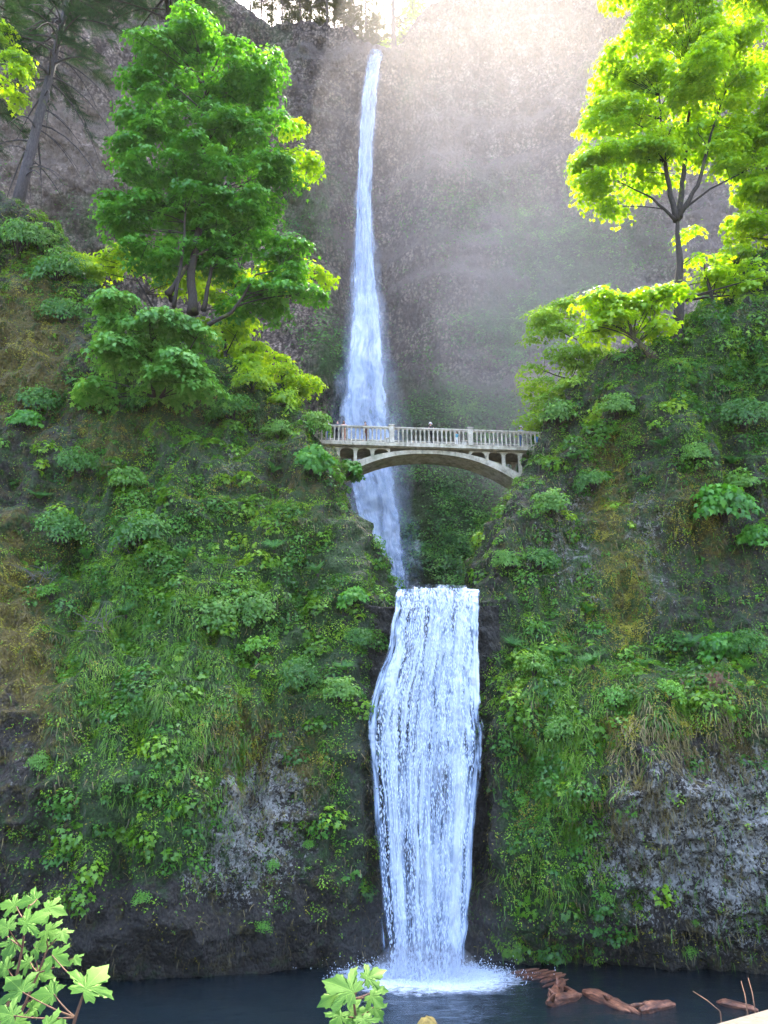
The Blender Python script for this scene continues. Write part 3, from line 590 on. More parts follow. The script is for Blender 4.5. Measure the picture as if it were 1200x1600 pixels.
# --- conifers
def conifer(name, label, pts, r, boughs, mat, bark, nspray=14, size=1., droop=.35, t0=.2, blen=4., parts=True, group=None, cone=True, dead=0, cat='tree'):
    base = P(*pts[0]); e = empty(name, base, 0, label, cat, group); q = [P(*p)-base for p in pts]
    mb = MB(); m = len(q); mb.tube(q, [r*(1-.75*i/(m-1)) for i in range(m)], 8)
    bb = mb; ps, ns, ds, ss = [], [], [], []
    def at(t):
        k = t*(m-1); i = min(int(k), m-2); return q[i].lerp(q[i+1], k-i)
    for b in range(boughs+dead):
        isd = b >= boughs
        t = t0+(1-t0)*random.random() if not isd else random.uniform(.15, .75)
        a = at(t); ang = random.uniform(0, 6.283); L = blen*(1.05-t if cone else 1)*random.uniform(.5, 1.1)+.4
        dr = Vector((math.cos(ang), math.sin(ang), 0)); dp = droop*random.uniform(.6, 1.6)*(1.6 if isd else 1)
        end = a + dr*L + Vector((0, 0, -dp*L)); mid = a+dr*L*.5+Vector((0, 0, .05*L))
        B = bez(a, mid, end, 6); bb.tube(B, [max(.012, .02*L*(1-.8*k/5)) for k in range(6)], 4, False)
        if isd:
            for _ in range(3):
                s = B[random.randint(2, 4)]; bb.tube([s, s+Vector((random.uniform(-.5, .5), random.uniform(-.5, .5), -random.uniform(.3, 1.4)))*L*.25], [.015, .006], 3, False)
            continue
        for _ in range(nspray):
            u = .25+.75*random.random(); k = u*5; i = min(int(k), 4); p = B[i].lerp(B[i+1], k-i)
            side = dr.cross(Vector((0, 0, 1)))*random.choice((-1, 1)); dd = dr*.6+side*random.uniform(.1, 1)+Vector((0, 0, -dp*.8-random.uniform(0, .4)))
            ps.append(p); ns.append((random.uniform(-.4, .4), random.uniform(-.4, .4), 1)); ds.append(dd); ss.append(size*random.uniform(.6, 1.2))
    mb.build('trunk', bark, e, smooth=True)
    if ps: leaves('crown', np.array(ps), np.array(ns), np.array(ds), np.array(ss), SPRAY, mat, e)
    return e
conifer('fir_tree', 'leaning grey fir trunk with bare drooping twigs at top left', [(18, 355, 66), (40, 270, 66), (62, 180, 66), (85, 90, 66), (105, 0, 66), (120, -70, 66)], .66, 46, M['needle'], M['bark_lean'], 34, 1.7, .4, .5, 6.5, cone=False, dead=40)
conifer('fir_tree', 'dark fir hanging over the crown of the big left maple', [(270, 470, 68), (265, 200, 68), (262, -40, 68), (260, -160, 68)], .4, 90, M['needle'], M['bark_dark'], 40, 1.8, .35, .55, 8, cone=False)
conifer('fir_tree', 'dark fir against the left frame edge behind the leaning trunk', [(-30, 420, 70), (-25, 200, 70), (-20, -60, 70), (-20, -150, 70)], .4, 80, M['needle'], M['bark_dark'], 36, 1.8, .3, .35, 6.5, cone=False)
tree('maple_tree', 'small yellow green maple spray at the left frame edge', 'tree', [([(-40, 380, 62), (-25, 260, 62), (-10, 150, 62)], .15)],
     [(10, 125, 62, 28, 30, 1.6), (-10, 60, 62, 30, 40, 1.6), (25, 95, 62, 18, 14, 1.2)], 110, 18, .34, M['maple_sunlit'], M['bark_dark'], limbs=10)
# skyline trees on the plateau over the falls
rim = [(574, 127, 1), (626, 127, 1), (392, 126, 0), (408, 128, 1), (425, 131, 0), (441, 127, 0), (456, 133, 1), (470, 128, 0), (485, 130, 1), (498, 134, 0), (512, 127, 0), (524, 130, 1), (537, 134, 0), (552, 131, 1), (566, 138, 0), (589, 142, 1), (602, 146, 0)]
words = ['just left of the falls crest', 'right of the thick trunk', 'first', 'second', 'third', 'fourth', 'fifth', 'sixth', 'seventh', 'eighth', 'ninth', 'tenth', 'eleventh', 'twelfth', 'thirteenth', 'fourteenth', 'fifteenth']
for i, (a, y, k) in enumerate(rim):
    c = np.interp(a, [t[0] for t in tp], [t[1] for t in tp])
    conifer('skyline_fir', f'hazy {"leafy" if k else "slim bare stemmed"} fir on the cliff rim, ' + (words[i] if i < 2 else words[i] + ' of the row from the left'), [(a, c+12, y), (a+random.uniform(-3, 3), c-45, y), (a+random.uniform(-6, 6), -90, y)], random.uniform(.18, .34), 110 if k else 60, M['needle_hazy'], M['bark_far'], 16, 1.6, .25, .1 if k else .3, 3.6, cone=False, group='hazy firs along the cliff rim above the falls')
for a, b_, y, w, hh_, lab in [(415, 30, 124, 20, 12, 'dark shrub on the cliff rim at the left end of the fir row'), (455, 34, 124, 22, 12, 'low dark shrub under the middle firs of the rim'), (500, 40, 124, 22, 12, 'low shrub on the rim left of the notch'), (540, 52, 125, 18, 14, 'shrub where the rim starts to dip to the notch'), (566, 66, 127, 12, 14, 'small shrub just left of the falls crest'), (608, 74, 128, 14, 12, 'yellowish shrub just right of the falls crest')]:
    tree('rim_shrub', lab, 'shrub', [([(a, b_+14, y), (a+2, b_, y), (a+3, b_-6, y)], .12)], [(a, b_, y, w, hh_, 2.2)], 60, 12, .5, M['needle_hazy'] if a < 600 else M['maple_sunlit'], M['bark_far'], tmpl=OVAL, crad=.9, limbs=8, group='shrubs along the cliff rim')
conifer('skyline_fir', 'tallest thick bare fir trunk standing just right of the upper falls crest', [(616, 92, 124), (615, 40, 124), (614, -20, 124), (613, -120, 124)], .62, 10, M['needle_hazy'], M['bark_far'], 10, 1.3, .2, .6, 4)
tree('rim_tree', 'small sunlit yellowish tree on the slope right of the falls crest', 'tree', [([(650, 70, 126), (648, 30, 126), (646, -10, 126)], .2)],
     [(645, 18, 125, 20, 32, 2), (634, 52, 125, 15, 22, 2), (618, 66, 126, 14, 12, 2), (655, -5, 125, 18, 24, 2)], 420, 12, .5, M['maple_sunlit'], M['bark_far'], tmpl=OVAL, crad=.9, limbs=12)
e = empty('snag', P(1117, 490, 54.5), 0, 'thin dark snag leaning in the right hillside shrubs', 'snag'); mb = MB(); bb_ = P(1117, 490, 54.5)
mb.tube([P(a, b, 54.5)-bb_ for a, b in ((1119, 505), (1117, 490), (1110, 455), (1103, 430), (1099, 405))], [.19, .17, .15, .12, .04], 8); mb.build('trunk', M['bark_dark'], e, smooth=True)
for a, b in ((1090, 425), (1122, 440)):
    mb = MB(); mb.tube([P(1110, 452, 54.5)-bb_, P((a+1108)/2, b+6, 54.4)-bb_, P(a, b-6, 54.2)-bb_], [.07, .045, .015], 6); mb.build('branch', M['bark_dark'], e, smooth=True)

# ------------------------------------------------------------------ surface lookup and ground cover
def surf(Wd, a, b):
    d = (Wd['px']-a)**2 + (Wd['py']-b)**2; d = d + np.where(Wd['N'][..., 1] > .4, 400, 0); i = np.unravel_index(np.argmin(d), d.shape); return Vector(Wd['V'][i]), Vector(Wd['N'][i])
def sample(Wd, n, dens, seedn, brk=1.1, thr=.0, nyset=.25):
    V, N, A = Wd['V'], Wd['N'], Wd['A']; nu, nv = A.shape
    w = (A*np.clip((Wd['px'] > -60)*(Wd['px'] < 1260)*(Wd['py'] > 250), 0, 1)).ravel().astype(float)
    dv = np.clip(dens(Wd['px'], Wd['py']), 0, 1.5).ravel(); nz_ = vnoise(V.reshape(-1, 3), brk, seedn)+.5*vnoise(V.reshape(-1, 3), brk*.4, seedn+1)
    w *= dv*np.clip((nz_-thr+.5), 0.02, 1.5)*(V[..., 2].ravel() > .25)*(N[..., 1].ravel() < nyset); w /= w.sum()
    i = RNG.choice(len(w), n, p=w); iu, iv = i//nv, i % nv
    iu2 = np.clip(iu+1, 0, nu-1); iv2 = np.clip(iv+1, 0, nv-1); a = RNG.random((n, 1)); b = RNG.random((n, 1))
    p = V[iu, iv]*(1-a)*(1-b) + V[iu2, iv]*a*(1-b) + V[iu, iv2]*(1-a)*b + V[iu2, iv2]*a*b
    return p, N[iu, iv]
def cover(Wd, n, dens, seedn, size, mat, tmpl, name, label, lift=.12, hang=.3, group=None, thr=0., brk=1.1, clump=1, cr=.25):
    p, nn = sample(Wd, n//clump, dens, seedn, thr=thr, brk=brk)
    if clump > 1:
        p = np.repeat(p, clump, 0); nn = np.repeat(nn, clump, 0); off = RNG.normal(size=p.shape)*cr; off -= nn*np.sum(off*nn, 1, keepdims=True)*.6; p = p+off
    m = len(p); p = p + nn*(RNG.random((m, 1))*lift+.02)
    nr = nn*.7 + [0, -.15, .75] + RNG.normal(size=(m, 3))*.45
    dd = RNG.normal(size=(m, 3))*.8 + nn*.4 + [0, 0, -hang]
    ti = np.clip(.5+.6*vnoise(p, 1.6, seedn+4)+RNG.normal(size=m)*.2, 0, 1)
    o = leaves(name, p, nr, dd, size*(.5+RNG.random(m)*.9), tmpl, mat, None, tint=ti); tag(o, label, 'ground cover', kind='stuff'); return o
dl = lambda L, b=0.: (lambda px, py: blobs(px, py, L, b))
gl = [(545, 850, 40, 80, -.5), (400, 735, 60, 45, -.35), (330, 900, 260, 130, .9), (440, 1010, 90, 110, .8), (230, 1080, 130, 260, .7), (520, 1130, 35, 180, .6), (200, 1290, 160, 90, .5), (330, 650, 240, 130, .55), (90, 420, 120, 80, .7), (400, 1240, 70, 100, -.35), (250, 1500, 400, 70, -.4), (10, 1000, 70, 170, -.4), (30, 520, 60, 70, -.4)]
grr = [(850, 1250, 75, 240, 1.), (820, 1080, 70, 90, .9), (1080, 1060, 140, 60, .9), (900, 880, 140, 140, .2), (985, 900, 50, 90, -.25), (1130, 560, 140, 140, 1.), (940, 660, 120, 70, .7), (950, 1420, 90, 50, .5), (1080, 1340, 130, 90, -.3), (1100, 1510, 160, 50, -.3), (760, 1300, 16, 230, -.5)]
def domes(Wd, n, per, dens, seedn, rad, size, mat, tmpl, name, label, thr=0., brk=1.6, up=.55):
    """rounded tufts of leaves seated on the rock: lit above, open and dark below"""
    c, nn = sample(Wd, n, dens, seedn, thr=thr, brk=brk); R = rad*(.45+RNG.random(n)**2*1.3)
    per_ = np.maximum(6, (per*(R/rad)**1.5)).astype(int); c = np.repeat(c, per_, 0); nn = np.repeat(nn, per_, 0); Rr = np.repeat(R, per_); tn = np.repeat(RNG.random(n), per_); m = len(c)
    ax = nn*.75 + [0, 0, up]; ax /= np.linalg.norm(ax, axis=1, keepdims=True)
    d = RNG.normal(size=(m, 3)); d /= np.linalg.norm(d, axis=1, keepdims=True); f = np.sum(d*ax, 1); d = d - ax*np.minimum(f, 0)[:, None]*1.7; d /= np.linalg.norm(d, axis=1, keepdims=True)
    h = .5+.5*RNG.random(m)**.5
    p = c + d*(Rr*h)[:, None]*[1.15, .8, .8] - nn*(Rr*.15)[:, None]
    nr = d*.8 + [0, 0, .7] + RNG.normal(size=(m, 3))*.35; dd = d*.6+RNG.normal(size=(m, 3))*.6+[0, 0, -.35]
    ti = np.clip(.45*tn+.25+.5*vnoise(p, 3, seedn+4)+RNG.normal(size=m)*.13, 0, 1)
    o = leaves(name, p, nr, dd, size*(.6+RNG.random(m)*.7), tmpl, mat, None, tint=ti); tag(o, label, 'ground cover', kind='stuff'); return o
cover(LW, 60000, dl(gl, .3), 101, .11, M['cover'], OVAL, 'ground_cover', 'fine leaved creeping green over the left cliff', .12, .3, clump=5, cr=.12)
cover(RW, 60000, dl(grr, .3), 131, .11, M['cover'], OVAL, 'ground_cover', 'fine leaved creeping green over the right cliff', .12, .3, clump=5, cr=.12)
domes(LW, 3600, 50, dl(gl, .12), 102, .38, .13, M['cover'], OVAL, 'ground_cover', 'small leaved green tufts over the left cliff')
domes(RW, 3300, 50, dl(grr, .16), 132, .38, .13, M['cover'], OVAL, 'ground_cover', 'small leaved green tufts over the right cliff')
domes(LW, 1000, 60, dl(gl, .06), 152, .6, .2, M['shrub'], LOBE3, 'undergrowth', 'broad leaved undergrowth on the left cliff', .2)
domes(RW, 1000, 60, dl(grr, .08), 162, .6, .2, M['shrub'], LOBE3, 'undergrowth', 'broad leaved undergrowth on the right cliff', .2)
domes(LW, 420, 46, dl(gl, .04), 153, .62, .26, M['cover'], STAR, 'undergrowth', 'light green seedlings on the left cliff', .2)
domes(RW, 420, 46, dl(grr, .05), 163, .62, .26, M['cover'], STAR, 'undergrowth', 'light green seedlings on the right cliff', .2)
def hanging(Wd, n, dens, seedn, L, mat, label, thr=0., name='grass', out=.35):
    p, nn = sample(Wd, n, dens, seedn, thr=thr); m = len(p); p = p+nn*.05
    dd = nn*out + [0, 0, -1] + RNG.normal(size=(m, 3))*.22; nr = nn + [0, 0, .5] + RNG.normal(size=(m, 3))*.3
    o = leaves(name, p, nr, dd, L*(.5+RNG.random(m)*.9), BLADE, mat, None, tint=np.clip(.5+.7*vnoise(p, 1.2, seedn)+RNG.normal(size=m)*.15, 0, 1)); tag(o, label, 'grass', kind='stuff'); return o
hanging(LW, 15000, dl([(220, 1060, 90, 140, 1.), (270, 950, 80, 70, .5), (300, 1150, 60, 120, .4), (380, 1130, 50, 70, .35)], .0), 201, .45, M['grassy'], 'long green grass hanging down the left cliff')
hanging(RW, 16000, dl([(880, 1180, 60, 160, .8), (1040, 1100, 120, 30, .7), (850, 1060, 60, 60, .4)], .02), 211, .55, M['grassy'], 'green grass hanging off the right cliff ledge')
hanging(LW, 10000, dl([(360, 1180, 60, 60, 1.), (480, 1200, 50, 60, .8), (100, 1050, 60, 120, .6), (50, 500, 60, 60, .5), (470, 800, 60, 80, .4)], .05), 221, .5, M['drygrass'], 'dry straw coloured grass on the left cliff', name='dry_grass')
hanging(RW, 12000, dl([(1080, 1170, 140, 40, 1.), (1000, 1240, 60, 80, .8), (900, 780, 60, 80, .4), (1150, 1120, 60, 40, .6)], .05), 231, .5, M['drygrass'], 'dry straw coloured grass on the right cliff', name='dry_grass')
def mosscover(Wd, n, dens, seedn, label):
    p, nn = sample(Wd, n, dens, seedn, thr=.2, brk=.8); m = len(p); k = vnoise(p, .7, seedn+2)
    p = p + nn*(np.clip(k+.2, 0, 1)*.3)[:, None]
    o = leaves('moss', p, nn+RNG.normal(size=(m, 3))*.5, RNG.normal(size=(m, 3))+nn*.5+[0, 0, -.6], .1*(.6+RNG.random(m)*.8), OVAL, M['mossleaf'], None, tint=np.clip(.5+.5*k+RNG.normal(size=m)*.2, 0, 1)); tag(o, label, 'moss', kind='stuff')
mosscover(LW, 60000, dl([(30, 500, 60, 90, 1.), (15, 920, 45, 60, 1.), (60, 1020, 70, 110, .6), (160, 700, 60, 60, .8), (300, 620, 100, 40, .6), (370, 1130, 50, 60, 1.), (490, 1180, 40, 40, 1.), (470, 700, 60, 60, .4), (200, 800, 60, 60, .3), (420, 1150, 60, 60, .5), (330, 760, 50, 40, .4)], .05), 301, 'olive and rust moss pads on the left cliff')
mosscover(RW, 42000, dl([(955, 800, 22, 110, 1.), (985, 960, 22, 80, 1.), (1010, 1110, 100, 30, 1.), (960, 1120, 40, 60, .7), (1090, 800, 60, 60, .5), (830, 1180, 30, 120, .3), (1180, 1100, 50, 40, .7), (900, 1000, 40, 60, .3)], .03), 311, 'yellow moss pads on the right cliff')
# ground cover of the far cliff's ledges seen through the gorge
fc = dict(V=CL[:, :440], N=np.broadcast_to(np.array([0, -.95, .3]), CL[:, :440].shape), A=np.ones(CL[:, :440].shape[:2]), px=px[:, :440], py=py[:, :440])
cover(fc, 60000, dl([(720, 640, 130, 60, .8), (800, 520, 90, 60, .6), (700, 850, 110, 110, 1.2), (900, 400, 90, 110, .5), (520, 560, 40, 50, .4), (480, 340, 60, 50, .2), (760, 350, 100, 60, .2)], .02), 171, .42, M['shrub'], OVAL, 'ground_cover', 'sparse green growth clinging to the far cliff', .5, .3, clump=5, cr=.6, brk=5)

# ------------------------------------------------------------------ shrubs and ferns as single things
def proto_shrub(name, n, per, size, tmpl, mat, flat=.75, cr=.3):
    e = empty(name); d = RNG.normal(size=(n, 3)); d /= np.linalg.norm(d, axis=1, keepdims=True); d[:, 2] = np.abs(d[:, 2])*1.2-.25
    c = d*(RNG.random((n, 1))**.4)*[1, 1, flat] + [0, 0, .35]; p, a, b = tiers(c, d*[1, 1, .3], np.full(n, cr), per)
    leaves('foliage', p, a, b, size*(.6+RNG.random(len(p))*.7), tmpl, mat, e, tint=np.clip(np.repeat(RNG.random(n), per)*.6+RNG.random(len(p))*.4, 0, 1))
    mb = MB()
    for k in range(10):
        q = Vector(c[RNG.integers(n)]); mb.tube(bez(Vector((random.uniform(-.1, .1), random.uniform(-.1, .1), -.3)), Vector((q.x*.3, q.y*.3, q.z*.7)), q, 5), [.03, .025, .02, .015, .008], 4, False)
    mb.build('stems', M['bark_dark'], e); return e
def proto_fern(name, n, mat, up=1.1):
    e = empty(name); a = np.arange(n)*2.4+RNG.random(n)*.5; t = RNG.random(n)
    dd = np.stack([np.cos(a), np.sin(a), up*(.3+t)], 1); nn = np.stack([-np.cos(a)*up, -np.sin(a)*up, np.ones(n)], 1)
    leaves('fronds', np.zeros((n, 3)), nn, dd, .75+.35*RNG.random(n), FROND, mat, e); mb = MB(); mb.lathe([(.0, -.2), (.08, -.15), (.07, .03), (.0, .06)], n=8); mb.build('crown_base', M['bark_dark'], e); return e
PR = dict(maple=[proto_shrub('maple_shrub', 60, 15, .2, STAR, M['maple']) for _ in range(2)],
          leafy=[proto_shrub('leafy_shrub', 70, 22, .13, OVAL, M['shrub']) for _ in range(2)],
          pale=[proto_shrub('pale_shrub', 75, 20, .12, LOBE3, leafmat('pale_shrub_leaf', (.04, .13, .015), (.1, .25, .03), (.2, .38, .06), .4))],
          lime=[proto_shrub('sunlit_shrub', 55, 16, .17, LOBE3, M['maple_sunlit'])],
          herb=[proto_shrub('herb_clump', 40, 14, .12, LOBE3, leafmat('herb_leaf', (.04, .14, .01), (.1, .28, .025), (.2, .42, .05), .35), .6)],
          fern=[proto_fern('sword_fern', 20, M['fern']), proto_fern('sword_fern', 26, M['fern'], .8)])
used = set()
def place(kind, Wd, a, b, rpx, label, group=None, sz=1., lift=.0):
    k = random.choice(PR[kind]); s, nrm = surf(Wd, a, b) if Wd is not None else (cliff_at(a, b), Vector((0, -1, .3)))
    c = k if k.name not in used else copy_tree(k); used.add(k.name)
    r = rpx*mpp(a, b, s.y); c.location = s + nrm*(r*.25+lift); c.scale = (r, r*.8, r*sz)
    tilt = Vector((0, 0, 1)).lerp(nrm, .35).normalized(); c.rotation_mode = 'QUATERNION'; c.rotation_quaternion = Vector((0, 0, 1)).rotation_difference(tilt) @ Matrix.Rotation(random.uniform(0, 6.28), 3, 'Z').to_quaternion()
    kn = {'maple': 'shrub', 'leafy': 'shrub', 'pale': 'shrub', 'lime': 'shrub', 'herb': 'plant', 'fern': 'fern'}[kind]
    tag(c, label, kn, group); return c
GL, GR, GF = 'shrubs growing on the left cliff', 'shrubs growing on the right cliff', 'sword ferns rooted in the cliffs'
for kind, w, a, b, r, l in [
 ('leafy', LW, 30, 400, 48, 'dark shrub at the left frame edge just below the leaning fir'),
 ('leafy', LW, 95, 440, 45, 'dark shrub between the leaning fir and the yellow green maple'),
 ('pale', LW, 60, 385, 30, 'bright shrub at the foot of the leaning fir'),
 ('lime', LW, 125, 425, 26, 'sunlit yellow shrub beside the dark shrubs at upper left'),
 ('leafy', LW, 100, 500, 34, 'dark shrub above the rusty moss bank at left'),
 ('lime', LW, 440, 645, 34, 'sunlit yellow shrub on the left rim beside the bridge'),
 ('lime', LW, 395, 610, 32, 'sunlit yellow shrub under the big left maple'),
 ('lime', LW, 470, 615, 26, 'thin sunlit sapling above the left end of the bridge'),
 ('pale', LW, 485, 675, 32, 'yellow green shrub hiding the left end of the bridge railing'),
 ('pale', LW, 430, 690, 28, 'pale leaved shrub below the sunlit left rim'),
 ('maple', LW, 485, 730, 36, 'maple shrub hanging below the left end of the bridge'),
 ('maple', LW, 540, 742, 26, 'small maple sapling leaning out in front of the bridge arch'),
 ('maple', LW, 40, 672, 28, 'small maple shrub at the left edge over the mossy ledge'),
 ('leafy', LW, 60, 640, 36, 'blue green shrub left of the drooping maple'),
 ('leafy', LW, 230, 640, 34, 'dark shrub right under the drooping maple'),
 ('leafy', LW, 370, 660, 40, 'dark green shrub in the shade under the left rim'),
 ('pale', LW, 200, 770, 34, 'tall upright pale leaved shrub in the middle of the left cliff'),
 ('leafy', LW, 120, 740, 36, 'dusty green shrub between two mossy bumps'),
 ('leafy', LW, 230, 850, 50, 'broad dark shrub with dead twigs on the left slope'),
 ('maple', LW, 350, 770, 36, 'dark maple shrub on the upper left slope'),
 ('leafy', LW, 90, 840, 42, 'low shrub spreading near the dead branches at left'),
 ('herb', LW, 85, 940, 28, 'large leaved bright plant standing by the left moss bank'),
 ('pale', LW, 330, 970, 44, 'bright green shrub crowning the left rock column'),
 ('pale', LW, 400, 960, 40, 'light green shrub behind the rock column'),
 ('herb', LW, 410, 1030, 38, 'bright yellow green herb mound over the lichen rock'),
 ('leafy', LW, 470, 1060, 40, 'rounded green shrub halfway to the lower falls'),
 ('pale', LW, 530, 1095, 34, 'light shrub leaning over the left edge of the lower falls'),
 ('maple', LW, 555, 945, 28, 'small shrub on the lip beside the lower falls'),
 ('leafy', LW, 560, 1005, 26, 'dark shrub below the lip left of the lower falls'),
 ('herb', LW, 482, 1328, 15, 'single bright plant low on the left rock by the falls'),
 ('herb', LW, 425, 1355, 15, 'dull green plant low on the lichen rock'),
 ('herb', LW, 225, 1410, 20, 'small herb clump on the dark left overhang'),
 ('herb', LW, 410, 1450, 18, 'sparse herb clump near the water on the left'),
 ('pale', LW, 60, 1200, 22, 'grey green leafy plant on the dark left wall'),
 ('lime', RW, 1140, 400, 34, 'sunlit shrub under the maple at the right frame edge'),
 ('leafy', RW, 1150, 480, 62, 'large green shrub on the upper right hillside'),
 ('leafy', RW, 1110, 550, 50, 'green shrub below the tall right maple'),
 ('leafy', RW, 1180, 570, 50, 'deep green shrub at the right edge above the cliff'),
 ('lime', RW, 1075, 540, 26, 'yellow tuft of leaves at the foot of the tall right maple'),
 ('pale', RW, 1000, 610, 36, 'pale shrub in front of the leaning maple stub'),
 ('pale', RW, 870, 660, 34, 'light green shrub at the right end of the bridge'),
 ('pale', RW, 960, 650, 32, 'pale shrub on top of the dark right rock'),
 ('leafy', RW, 1060, 620, 36, 'green shrub over the shaded right slope'),
 ('leafy', RW, 1160, 660, 40, 'shaded shrub high on the right frame edge'),
 ('pale', RW, 1090, 720, 28, 'small pale shrub in the shade of the right cliff'),
 ('maple', RW, 1130, 800, 50, 'maple bough with layered leaves growing from the right cliff'),
 ('pale', RW, 1170, 775, 40, 'bright topped maple bough at the right frame edge'),
 ('maple', RW, 1180, 850, 30, 'lower maple bough drooping at the right frame edge'),
 ('pale', RW, 860, 800, 34, 'pale shrub below the right bridge abutment'),
 ('pale', RW, 800, 820, 32, 'light shrub on the gorge edge beneath the arch'),
 ('pale', RW, 790, 880, 26, 'small shrub on the gorge edge above the lip'),
 ('leafy', RW, 840, 880, 30, 'sparse shrub on the rock right of the lip'),
 ('pale', RW, 850, 730, 26, 'shrub hiding the right foot of the arch'),
 ('leafy', RW, 930, 760, 28, 'shrub left of the yellow moss stripe'),
 ('maple', RW, 1120, 1035, 44, 'leafy fan growing above the dead brown fronds'),
 ('leafy', RW, 1175, 1020, 36, 'green shrub on the ledge at the right frame edge'),
 ('pale', RW, 830, 1060, 34, 'green shrub right of the middle of the lower falls'),
 ('herb', RW, 1040, 1090, 32, 'yellow green herbs on the right ledge'),
 ('herb', RW, 960, 1100, 30, 'bright herbs at the left end of the right ledge'),
 ('pale', RW, 880, 1150, 30, 'pale shrub hanging on the right green face'),
 ('herb', RW, 805, 1350, 24, 'bright lime plants low beside the falls'),
 ('herb', RW, 810, 1260, 24, 'green plants halfway up beside the falls'),
 ('herb', RW, 940, 1405, 16, 'single plant on the mossy toe of the right cliff'),
 ('herb', RW, 1075, 1490, 14, 'small plant above the floating logs'),
 ('herb', RW, 1085, 1445, 8, 'tiny leafy sprig on the dark right rock')]:
    place(kind, w, a, b, r, l, GL if w is LW else GR)
for i, (w, a, b, r, l) in enumerate([
 (LW, 290, 700, 26, 'fern under the drooping maple near a moss bump'), (LW, 140, 880, 30, 'fern above the hanging grass at left'), (LW, 290, 880, 30, 'fern beside the broad dark twiggy shrub'),
 (LW, 430, 860, 28, 'fern on the slope below the left rim shrubs'), (LW, 500, 900, 26, 'fern near the gorge edge above the lip'), (LW, 460, 960, 28, 'fern behind the bright herb mound'),
 (LW, 200, 960, 28, 'fern at the top of the hanging grass'), (LW, 540, 1050, 24, 'fern at the wet left edge of the lower falls'), (LW, 500, 1130, 24, 'fern below the shrub that leans over the falls'),
 (LW, 60, 780, 26, 'fern at the left edge above the low shrub'), (LW, 420, 740, 24, 'fern in front of the bare grey patch at upper left'), (LW, 180, 610, 22, 'fern left of the drooping maple trunk'),
 (RW, 870, 1030, 32, 'dark fern right of the lower falls lip'), (RW, 930, 1045, 34, 'blue green fern left of the ledge'), (RW, 800, 1010, 24, 'fern tucked beside the lip of the lower falls'),
 (RW, 1010, 1050, 28, 'fern on the ledge in front of the moss stripe'), (RW, 1160, 1050, 28, 'fern on the ledge at the right frame edge'), (RW, 1080, 1010, 30, 'fern above the dead brown fronds'),
 (RW, 910, 960, 24, 'fern on the bare rock above the ledge'), (RW, 1040, 700, 26, 'fern on the shaded slope of the right cliff'), (RW, 1140, 730, 26, 'fern above the layered maple bough'),
 (RW, 840, 1170, 22, 'fern low on the green face right of the falls'), (RW, 1010, 760, 22, 'fern right of the yellow moss stripe'), (RW, 900, 720, 24, 'fern between the abutment and the dark rock')]):
    place('fern', w, a, b, r, l, GF)
# dead brown fronds hanging under the right ledge
s, nrm = surf(RW, 1100, 1058); e = empty('dead_fern', s+Vector((0, -.9, .1)), 0, 'dead reddish brown fern fronds hanging under the right ledge', 'fern')
n = 70; dd = np.stack([RNG.normal(size=n)*.35+.15, -.25-RNG.random(n)*.2, -np.ones(n)], 1)
leaves('fronds', np.stack([RNG.normal(size=n)*.6, RNG.random(n)*.2, RNG.normal(size=n)*.15], 1), dd*0+[0, -1, .2]+RNG.normal(size=(n, 3))*.5, dd, 1.1+RNG.random(n)*.9, frond(14, .05), M['deadfrond'], e)
# dead branches on the left slope
for (a, b, l) in [(190, 860, 'tangle of bare grey twigs on the dark left slope'), (60, 905, 'bare pale branch lying in the left grass'), (150, 980, 'short bare twigs sticking out of the left grass')]:
    s, nrm = surf(LW, a, b); e = empty('dead_branch', s, 0, l, 'branch'); mb = MB()
    for k in range(16):
        d = Vector((random.uniform(-1, 1), random.uniform(-1, -.2), random.uniform(-.2, 1))).normalized()*random.uniform(.6, 1.8); st = Vector((random.uniform(-.8, .8), -.2, random.uniform(-.4, .4)))
        mb.tube(bez(st, st+d*.5+Vector((0, 0, .2)), st+d, 5), [.03, .025, .02, .012, .006], 4, False)
    mb.build('twigs', M['bark_grey'], e)

# ------------------------------------------------------------------ bridge
def mat_concrete(name, base, dark):
    t = NT(name); n = t.noise(t.pos(), 1.6, 6, .7); n2 = t.noise(t.pos((1, 1, .3)), 5, 4, .6); g = t.noise(t.pos(), .5, 4)
    c = t.ramp(n, [(.32, dark), (.6, base)]); c = t.mix(t.n('MapRange', {'Value': n2, 'From Min': .55, 'From Max': .72, 'To Max': .65}).outputs[0], c, (.06, .06, .045))
    c = t.mix(t.n('MapRange', {'Value': g, 'From Min': .56, 'From Max': .66, 'To Max': .5}).outputs[0], c, (.1, .13, .05))
    return t.done(t.prin(c, .85, t.bump(n2, .4, .03)))
M['conc'] = mat_concrete('weathered_concrete', (.42, .38, .29), (.17, .15, .1)); M['conc_dark'] = mat_concrete('stained_concrete', (.3, .27, .2), (.12, .11, .08))
M['rail'] = mat_concrete('rail_concrete', (.45, .41, .33), (.2, .18, .13))
A_ = P(500, 692, 58.95); B_ = P(862, 697, 60.55); A_.z = 0; B_.z = 0
L = (B_-A_).length; rz = math.atan2(B_.y-A_.y, B_.x-A_.x)
br = empty('footbridge', (A_.x, A_.y, 34.5), rz, 'arched concrete footbridge with balustrade crossing between the two falls', 'bridge')
def locx(px_):   # local x of a photo column on the bridge front
    for _ in range(1):
        k = np.linspace(-2, L+3, 2000); pts = np.stack([A_.x+k*math.cos(rz)+1.35*math.sin(rz), A_.y+k*math.sin(rz)-1.35*math.cos(rz), np.full_like(k, 35)], 1); q, _y = proj(pts); return float(np.interp(px_, q, k))
W2 = 1.35
cx = locx(672)
mb = MB(); mb.box((-1.5, -W2, -.22), (L+2, W2, .02)); mb.build('deck', M['conc_dark'], br, bevel=.02)
